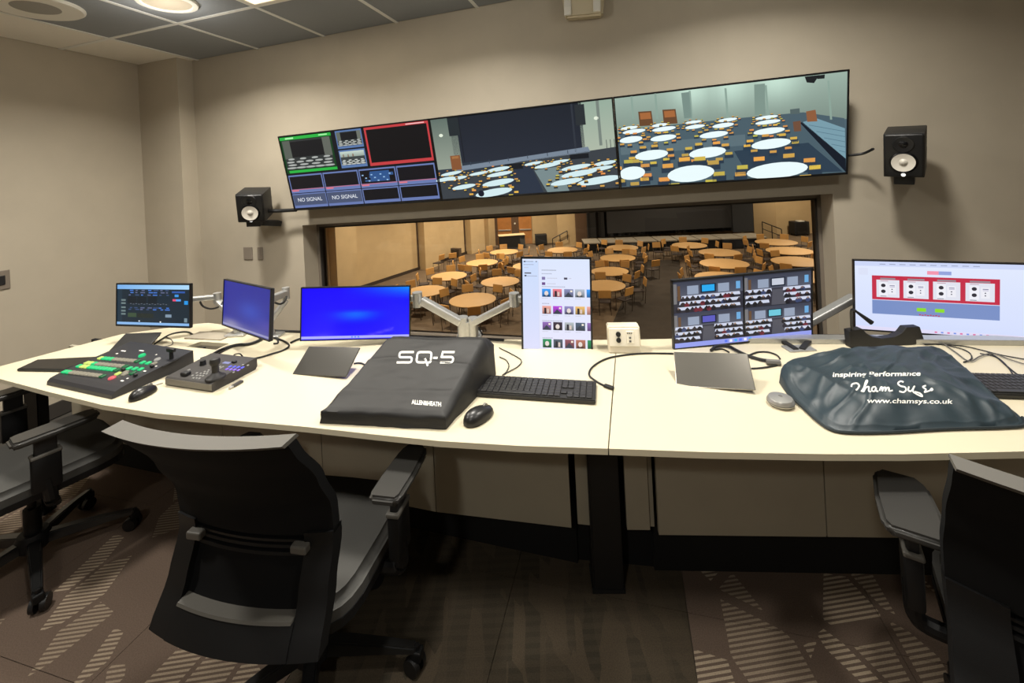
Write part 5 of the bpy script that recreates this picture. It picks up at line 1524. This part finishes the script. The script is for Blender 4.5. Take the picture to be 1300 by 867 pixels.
bm = new_bm(); box(bm, -24, 30, 3.6, 34, 2.0, 2.2); struct('ceiling', bm, mat('hall_ceiling', (120, 104, 84), .9), None, label='ceiling of the hall beyond the window')
# far side of the window wall, closing the hall
bm = new_bm(); box(bm, -20, -3.35, .26, .5, HF, 2.6); box(bm, 3.7, 27, .26, .5, HF, 2.6); box(bm, -3.35, 3.7, .265, .45, HF, -.16)
wall_frame(struct('wall_hall_near', bm, HO))
def at_wall(px, A, B):                                         # where pixel column px meets the vertical plane through A-B
    return hit(px, 330, A, B)
for x0, x1, dep in ((418, 451, .5), (532.5, 556, .45), (593, 615, .4), (617, 627, .35)):
    a, b = at_wall(x0, ha, hl1), at_wall(x1, ha, hl1); a.z = b.z = 0
    b = a + (b - a) * .8
    bm = new_bm(); prism(bm, [(p.x, p.y) for p in (a, b, b + hn * dep, a + hn * dep)], HF, 1.9)
    obj('pilaster', bm, HO, wl)
for x in (532, 592):
    a = at_wall(x, ha, hl1); a.z = 0
    bm = new_bm(); prism(bm, [(p.x, p.y) for p in (a - hd * .12, a + hd * .0, a + hn * .03, a + hn * .03 - hd * .12)], HF, 1.9); obj('panel_joint', bm, mat('joint_brown', (70, 54, 38), .8), wl)
bm = new_bm(); prism(bm, [(p.x, p.y) for p in (ha, hl1, hl1 + hn * .03, ha + hn * .03)], HF, HF + .16); obj('skirting', bm, mat('hall_skirting', (58, 46, 36), .7), wl)
# double doors in the far wall
fd = (rb - hl1).normalized(); fn = Vector((fd.y, -fd.x, 0))
A0 = at_wall(628, hl1, rb); A1 = at_wall(677, hl1, rb); A0.z = A1.z = HF
dr = bpy.data.objects.new('door_1', None); C.objects.link(dr); dr.location = A0; dr['kind'] = 'structure'; dr['label'] = 'wide wooden double doors at the far left end of the hall'
dr.rotation_euler = (0, 0, math.atan2(fd.y, fd.x))
LW = (A1 - A0).length
def dx(px):
    p = at_wall(px, hl1, rb); p.z = HF
    return (p - A0).dot(fd)
M_wood = mat('door_wood', (176, 118, 62), .5, noise=.12, scale=3); M_wd = mat('dark_brown_frame', (96, 72, 52), .7)
bm = new_bm(); slab(bm, [(0, 0), (LW, 0), (LW, 4.0), (0, 4.0)], -.06, 0); obj('door_frame', bm, M_wd, dr)
for a, b in ((634, 651.5), (661, 677)):
    x0, x1 = dx(a), dx(b)
    bm = new_bm(); slab(bm, [(x0, .02), (x1, .02), (x1, 2.75), (x0, 2.75)], -.11, -.06); lf = obj('door_leaf', bm, M_wood, dr)
    bm = new_bm(); box(bm, x0 + .06, x1 - .06, -.18, -.12, 1.0, 1.09, .01); obj('push_bar', bm, M_alu, lf)
bm = new_bm(); cyl(bm, ((dx(656)), -.06, 1.5), (dx(656), -.12, 1.5), .06, .06, 12); obj('exit_button', bm, M_white, dr)
# black stage backdrop with its side returns
def vert_panel(nm, px0, px1, y, z0, z1, m, label, cat, dep=.15):
    a, b = ony(px0, 290, y), ony(px1, 290, y)
    bm = new_bm(); box(bm, a.x, b.x, y, y + dep, z0, z1)
    o = obj(nm, bm, m, None, loc=Vector(((a.x + b.x) / 2, y, z0)))
    return tag(o, label, cat)
a, b = ony(747, 290, 27.7).x, ony(957, 290, 27.7).x
bm = new_bm(); nf = 60
pa = [(a + (b - a) * i / nf, 27.95 + .10 * math.sin(i * 1.9) + .05 * math.sin(i * 4.1)) for i in range(nf + 1)]
prism(bm, pa + [(b, 28.2), (a, 28.2)], -3.2, 1.6)
tag(obj('stage_curtain', bm, mat('black_velvet', (26, 24, 23), .9), None, loc=Vector(((a + b) / 2, 27.9, -3.2))), 'black pleated curtain hanging across the back of the stage', 'curtain')
vert_panel('projection_screen', 771, 931, 27.4, -2.9, 1.2, mat('off_screen_grey', (44, 44, 46), .7), 'dark unlit projection screen above the stage', 'screen', .08)
vert_panel('stage_return', 731, 748, 28.3, HF, 1.6, M_wd, 'brown side wall left of the black stage curtain', 'panel', .2)
vert_panel('stage_return', 931, 957, 27.25, -3.2, 1.6, mat('blue_black_drape', (44, 46, 50), .85), 'bluish dark drape at the right end of the stage', 'curtain', .1)
vert_panel('side_wall_panel', 957.5, 986, 27.9, HF, 1.6, mat('hall_beige_painted_shade', (170, 146, 108), .85), 'shaded beige wall section right of the stage', 'panel', .5)  # same beige wall, its shaded facing put into the colour
vert_panel('side_wall_panel', 708, 731, 28.6, HF, 1.6, HO, 'beige wall section behind the lectern', 'panel', .5)
# stage platforms side by side
jf = [741, 763, 786, 811, 835, 861, 888, 916, 945, 975]
M_deck = mat('stage_deck_grey', (158, 148, 132), .8, noise=.05, scale=2); M_skirt = mat('stage_skirt_black', (20, 18, 18), .9)
yf = lambda x: 26.05 - .085 * (x - 4.0)
for k in range(9):
    # front joints on the stage line, backs behind them
    f0, f1 = [hit(x, 305, Vector((4.012, 26.044, 0)), Vector((14.786, 25.085, 0))) for x in jf[k:k + 2]]
    f0.z = f1.z = 0
    bk_ = Vector((.10, 1.65, 0))
    g = .035
    e_ = (f1 - f0).normalized()
    P4 = [f0 + e_ * g, f1 - e_ * g, f1 - e_ * g + bk_, f0 + e_ * g + bk_]
    c = (P4[0] + P4[2]) / 2; c.z = HF
    t = thing('stage_platform', 'grey topped stage platform with black skirt, number %s along the stage front' % ['one from the left end', 'two from the left end', 'three from the left end', 'four from the left end', 'five in the middle', 'four from the right end', 'three from the right end', 'two from the right end', 'one at the right end'][k], 'stage platform', c, (0, 0, 0), 'stage platforms')
    t['label'] = ['leftmost grey stage platform beside the lectern', 'second grey stage platform from the left', 'third grey stage platform from the left', 'fourth grey stage platform from the left', 'middle grey stage platform of nine', 'fourth grey stage platform from the right', 'third grey stage platform from the right', 'second grey stage platform from the right', 'rightmost grey stage platform by the stair rail'][k]
    bm = new_bm(); prism(bm, [(p.x - c.x, p.y - c.y) for p in P4], .58, .64); obj('deck', bm, M_deck, t)
    bm = new_bm(); prism(bm, [(c.x + (p.x - c.x) * .97 - c.x, (p.y - c.y) * .97) for p in P4], 0, .579); obj('skirt', bm, M_skirt, t)
# lectern, stair rails, black cases, buffet table, cart
p = onz(729, 310.5, HF)
t = thing('lectern', 'wooden lectern standing left of the stage', 'lectern', p, (0, 0, -.1))
lw = 18 * p.y / 540 / 2; lh = 20.5 * p.y / 540
bm = new_bm(); slab(bm, [(-lw * .9, 0), (lw * .9, 0), (lw * .9, lh * .92), (-lw * .9, lh * .92)], 0, .5); obj('body', bm, mat('lectern_wood', (168, 112, 64), .5, noise=.1, scale=4), t)
bm = new_bm(); box(bm, -lw, lw, -.06, .55, lh * .92, lh, .02); obj('top', bm, mat('lectern_top', (206, 168, 120), .5), t)
bm = new_bm(); box(bm, -lw * .93, lw * .93, -.02, 0, lh * .55, lh * .68); obj('front_band', bm, mat('lectern_band', (120, 74, 40), .5), t)
def stair_rail(label, pl, pr, ph_l, ph_r, y, nposts=3):
    a, b = ony(pl[0], pl[1], y), ony(pr[0], pr[1], y)
    c = Vector((a.x, y, HF))
    t = thing('stair_rail', label, 'handrail', c)
    bm = new_bm(); tube(bm, [a - c, b - c], .03, 8, 1, False); tube(bm, [a - c - Vector((0, 0, .45)), b - c - Vector((0, 0, .45))], .022, 8, 1, False); obj('rail', bm, M_steel, t)
    for k in range(nposts):
        q = a.lerp(b, k / (nposts - 1)) - c
        bm = new_bm(); cyl(bm, (q.x, q.y, max(0, (ph_l + (ph_r - ph_l) * k / (nposts - 1)))), q, .028, .028, 8); obj('post', bm, M_steel, t)
stair_rail('black stair rail rising to the left end of the stage', (701.5, 303), (720, 293), 0, .5, 28.4)
stair_rail('black stair rail at the right end of the stage', (967.5, 281.5), (992, 291), 0, 0, 27.5)
def case(label, px0, px1, py0, py1, topm=None):
    p = onz((px0 + px1) / 2, py1, HF)
    w = (px1 - px0) * p.y / 540; h = (py1 - py0) * p.y / 540
    t = thing('equipment_case', label, 'case', p)
    bm = new_bm(); box(bm, -w / 2, w / 2, 0, w * .7, .08, h, .03); obj('body', bm, mat('case_black', (26, 27, 30), .6), t)
    bm = new_bm(); box(bm, -w * .45, w * .45, -.012, 0, h * .15, h * .9, .005); obj('front_panel', bm, M_steel, t)
    for sx in (-1, 1):
        for yy in (.1, w * .6):
            bm = new_bm(); cyl(bm, (sx * w * .38 - .03, yy, .05), (sx * w * .38 + .03, yy, .05), .05, .05, 10); obj('wheel', bm, M_dark, t)
    if topm:
        bm = new_bm(); box(bm, -w * .2, w * .2, .05, .4, h, h + .05); obj('paper_stack', bm, M_white, t)
case('black equipment case against the beige wall left of the stage', 680, 695, 298, 312)
case('black equipment case with white papers at the far right of the hall', 1010, 1028.5, 281.5, 299.5, True)
p = onz(651, 316.5, HF); w = 34 * p.y / 540; h = .95
t = thing('buffet_table', 'long narrow table with white top and black skirt by the doors', 'table', p, (0, 0, .12))
bm = new_bm(); box(bm, -w / 2, w / 2, 0, .75, h - .04, h, .01); obj('tabletop', bm, mat('table_linen', (232, 208, 164), .7), t)
bm = new_bm(); box(bm, -w / 2 + .03, w / 2 - .03, .03, .72, .02, h - .041); obj('skirt', bm, M_skirt, t)
p = onz(578, 331, HF); w = 13 * p.y / 540; h = 15.5 * p.y / 540
t = thing('display_cart', 'dark television cart near the hall left wall', 'cart', p, (0, 0, -.5))
bm = new_bm(); slab(bm, [(-w / 2, h * .25), (w / 2, h * .25), (w / 2, h), (-w / 2, h)], 0, .25); obj('cabinet', bm, mat('cart_brown', (84, 68, 52), .6), t)
bm = new_bm(); slab(bm, [(-w * .44, h * .32), (w * .44, h * .32), (w * .44, h * .94), (-w * .44, h * .94)], -.02, 0); obj('screen', bm, mat('cart_screen', (60, 52, 44), .4), t)
for sx in (-1, 1):
    bm = new_bm(); box(bm, sx * w * .4 - .03, sx * w * .4 + .03, .05, .2, 0, h * .26); obj('leg', bm, M_steel, t)

# hall chair and round table prototypes
M_cb = mat('chair_back_tan', (204, 152, 84), .55, noise=.08, scale=6); M_cs = mat('chair_seat_dark', (62, 50, 44), .8); M_cl = mat('chair_leg_metal', (110, 100, 88), .35, metal=.8)
def hall_chair_proto():
    t = thing('banquet_chair', 'tan backed chair', 'chair', (0, 0, HF))
    bm = new_bm(); box(bm, -.22, .22, -.21, .22, .43, .47, .012, 1); obj('seat', bm, M_cs, t)
    bm = new_bm(); box(bm, -.22, .22, -.02, .02, -.15, .15, .014, 2, 0, Matrix.Translation((0, -.27, .78)) @ Matrix.Rotation(.16, 4, 'X')); obj('backrest', bm, M_cb, t)
    for sx in (-1, 1):
        bm = new_bm(); cyl(bm, (sx * .2, -.2, 0), (sx * .2, -.265, .78), .014, .012, 6); obj('leg', bm, M_cl, t)
        bm = new_bm(); cyl(bm, (sx * .2, .22, 0), (sx * .2, .19, .44), .014, .012, 6); obj('leg', bm, M_cl, t)
    return t
cproto = hall_chair_proto(); cused = [False]
def put_chair(x, y, a, label, group):
    if not cused[0]:
        cused[0] = True
        cproto.location = (x, y, HF); cproto.rotation_euler = (0, 0, a); cproto['label'] = label; cproto['group'] = group
        return cproto
    return dup(cproto, (x, y, HF), a, label, group)
M_tt = mat('round_table_laminate', (206, 163, 106), .55, noise=.02, scale=3)
def round_table_proto(r):
    t = thing('round_table', 'round table', 'table', (0, 0, HF), (0, 0, 0), 'round banquet tables in the hall')
    bm = new_bm(); lathe(bm, [(0, .74), (r - .015, .74), (r, .735), (r, .715), (r - .02, .71), (0, .71)], 48); obj('tabletop', bm, M_tt, t, True)
    bm = new_bm(); lathe(bm, [(r - .12, .71), (r - .12, .66), (r - .14, .66), (r - .14, .71)], 40); obj('apron', bm, mat('apron_brown', (92, 66, 46), .7), t)
    for sx in (-1, 1):
        for sy in (-1, 1):
            bm = new_bm(); cyl(bm, (sx * .5, sy * .5, 0), (sx * .42, sy * .42, .7), .02, .02, 8); obj('leg', bm, M_cl, t)
    return t
TABS = [(600, 380, 62, 'nearest the window, behind the left silver arm link'), (540, 369, 50, 'partly behind the right end of the vivid blue monitor'), (635, 357, 48, 'half behind the left edge of the portrait monitor'), (570, 350, 46, 'second along the left wall of the hall'), (612, 333, 42, 'third along the left wall of the hall'), (640, 319.5, 37, 'in front of the buffet table by the doors'), (672, 337, 42, 'mostly hidden above the portrait monitor, left part showing'), (714, 317, 40, 'just above the top of the portrait monitor'), (767, 362, 55, 'lowest one right of the portrait monitor'), (774, 344, 49, 'second lowest one right of the portrait monitor'), (784, 327, 46, 'third up to the right of the portrait monitor'), (790, 314, 40, 'left of the aisle nearest the stage'), (875, 311, 44, 'right of the aisle nearest the stage'), (913, 320, 51, 'second from the stage, right of the aisle'), (919, 334, 58, 'third from the stage, right of the aisle'), (915, 352, 62, 'peeping over the top of the four view monitor'), (985, 307, 49, 'by the right stair rail'), (1002, 318, 55, 'second in the far right row'), (1012, 331.5, 60, 'third in the far right row'), (1034, 351, 64, 'fourth in the far right row, cut by the window jamb')]
tproto = {}
SHORT = ['nearest the window', 'behind the vivid blue monitor', 'left of the portrait monitor', 'second along the left wall', 'third along the left wall', 'before the buffet table', 'hidden above the portrait monitor', 'just above the portrait monitor', 'lowest right of portrait monitor', 'second right of portrait monitor', 'third right of portrait monitor', 'left of aisle nearest the stage', 'right of aisle nearest the stage', 'second from stage right of aisle', 'third from stage right of aisle', 'peeping over the four view monitor', 'by the right stair rail', 'second in far right row', 'third in far right row', 'fourth in far right row']
SIDES = ['right', 'far right', 'far', 'far left', 'left', 'near left', 'near', 'near right']
spots = [onz(px, py, HF + .74) for px, py, w_, h_ in TABS]
rad = [round(min(.98, max(.78, TABS[i][2] * spots[i].y / 540 / 2 * .97)) / .05) * .05 for i in range(len(TABS))]
placed = []
def free(x, y, me=-1):
    if any(math.hypot(x - a, y - b) < .66 for a, b in placed): return False
    if any(k != me and math.hypot(x - spots[k].x, y - spots[k].y) < rad[k] + .34 for k in range(len(spots))): return False
    return True
lone = [(811, 383, 1.5, 'lone tan chair turned sideways in the dark aisle, nearest the window'), (829, 354, .3, 'lone tan chair in the aisle above the strip of reflections'), (836, 330, 3.1, 'lone tan chair facing away in the aisle before the stage'), (764, 325, 2.2, 'tan chair turned towards the stage left of the aisle'), (557, 344, 1.0, 'single tan chair beside the left hall wall'), (574, 341, .4, 'tan chair in front of the television cart')]
for px, py, a, lab in lone:
    p = onz(px, py, HF); put_chair(p.x, p.y, a, lab, 'single chairs standing in the hall'); placed.append((p.x, p.y))
for i, (px, py, wpx, where) in enumerate(TABS):
    p, r = spots[i], rad[i]
    if r in tproto: t = dup(tproto[r], (p.x, p.y, HF), .3 * i)
    else:
        t = tproto[r] = round_table_proto(r); t.location = (p.x, p.y, HF)
    t['label'] = 'round tan table ' + where
    R_ = random.Random(20 + i)
    ph = R_.uniform(-.2, .2)
    for k in range(8):
        a = 2 * math.pi * k / 8 + ph + R_.uniform(-.12, .12)
        for tr in range(4):
            d = r + R_.uniform(.2, .38)
            x, y = p.x + math.cos(a) * d, p.y + math.sin(a) * d
            if free(x, y, i): break
        else: continue
        placed.append((x, y))
        put_chair(x, y, a + math.pi / 2 + R_.uniform(-.15, .15), 'tan chair at %s of the round table %s' % (SIDES[k], SHORT[i]), 'chairs at the round table ' + SHORT[i])
for o in list(C.objects):
    if '_w' in o.keys(): del o['_w']
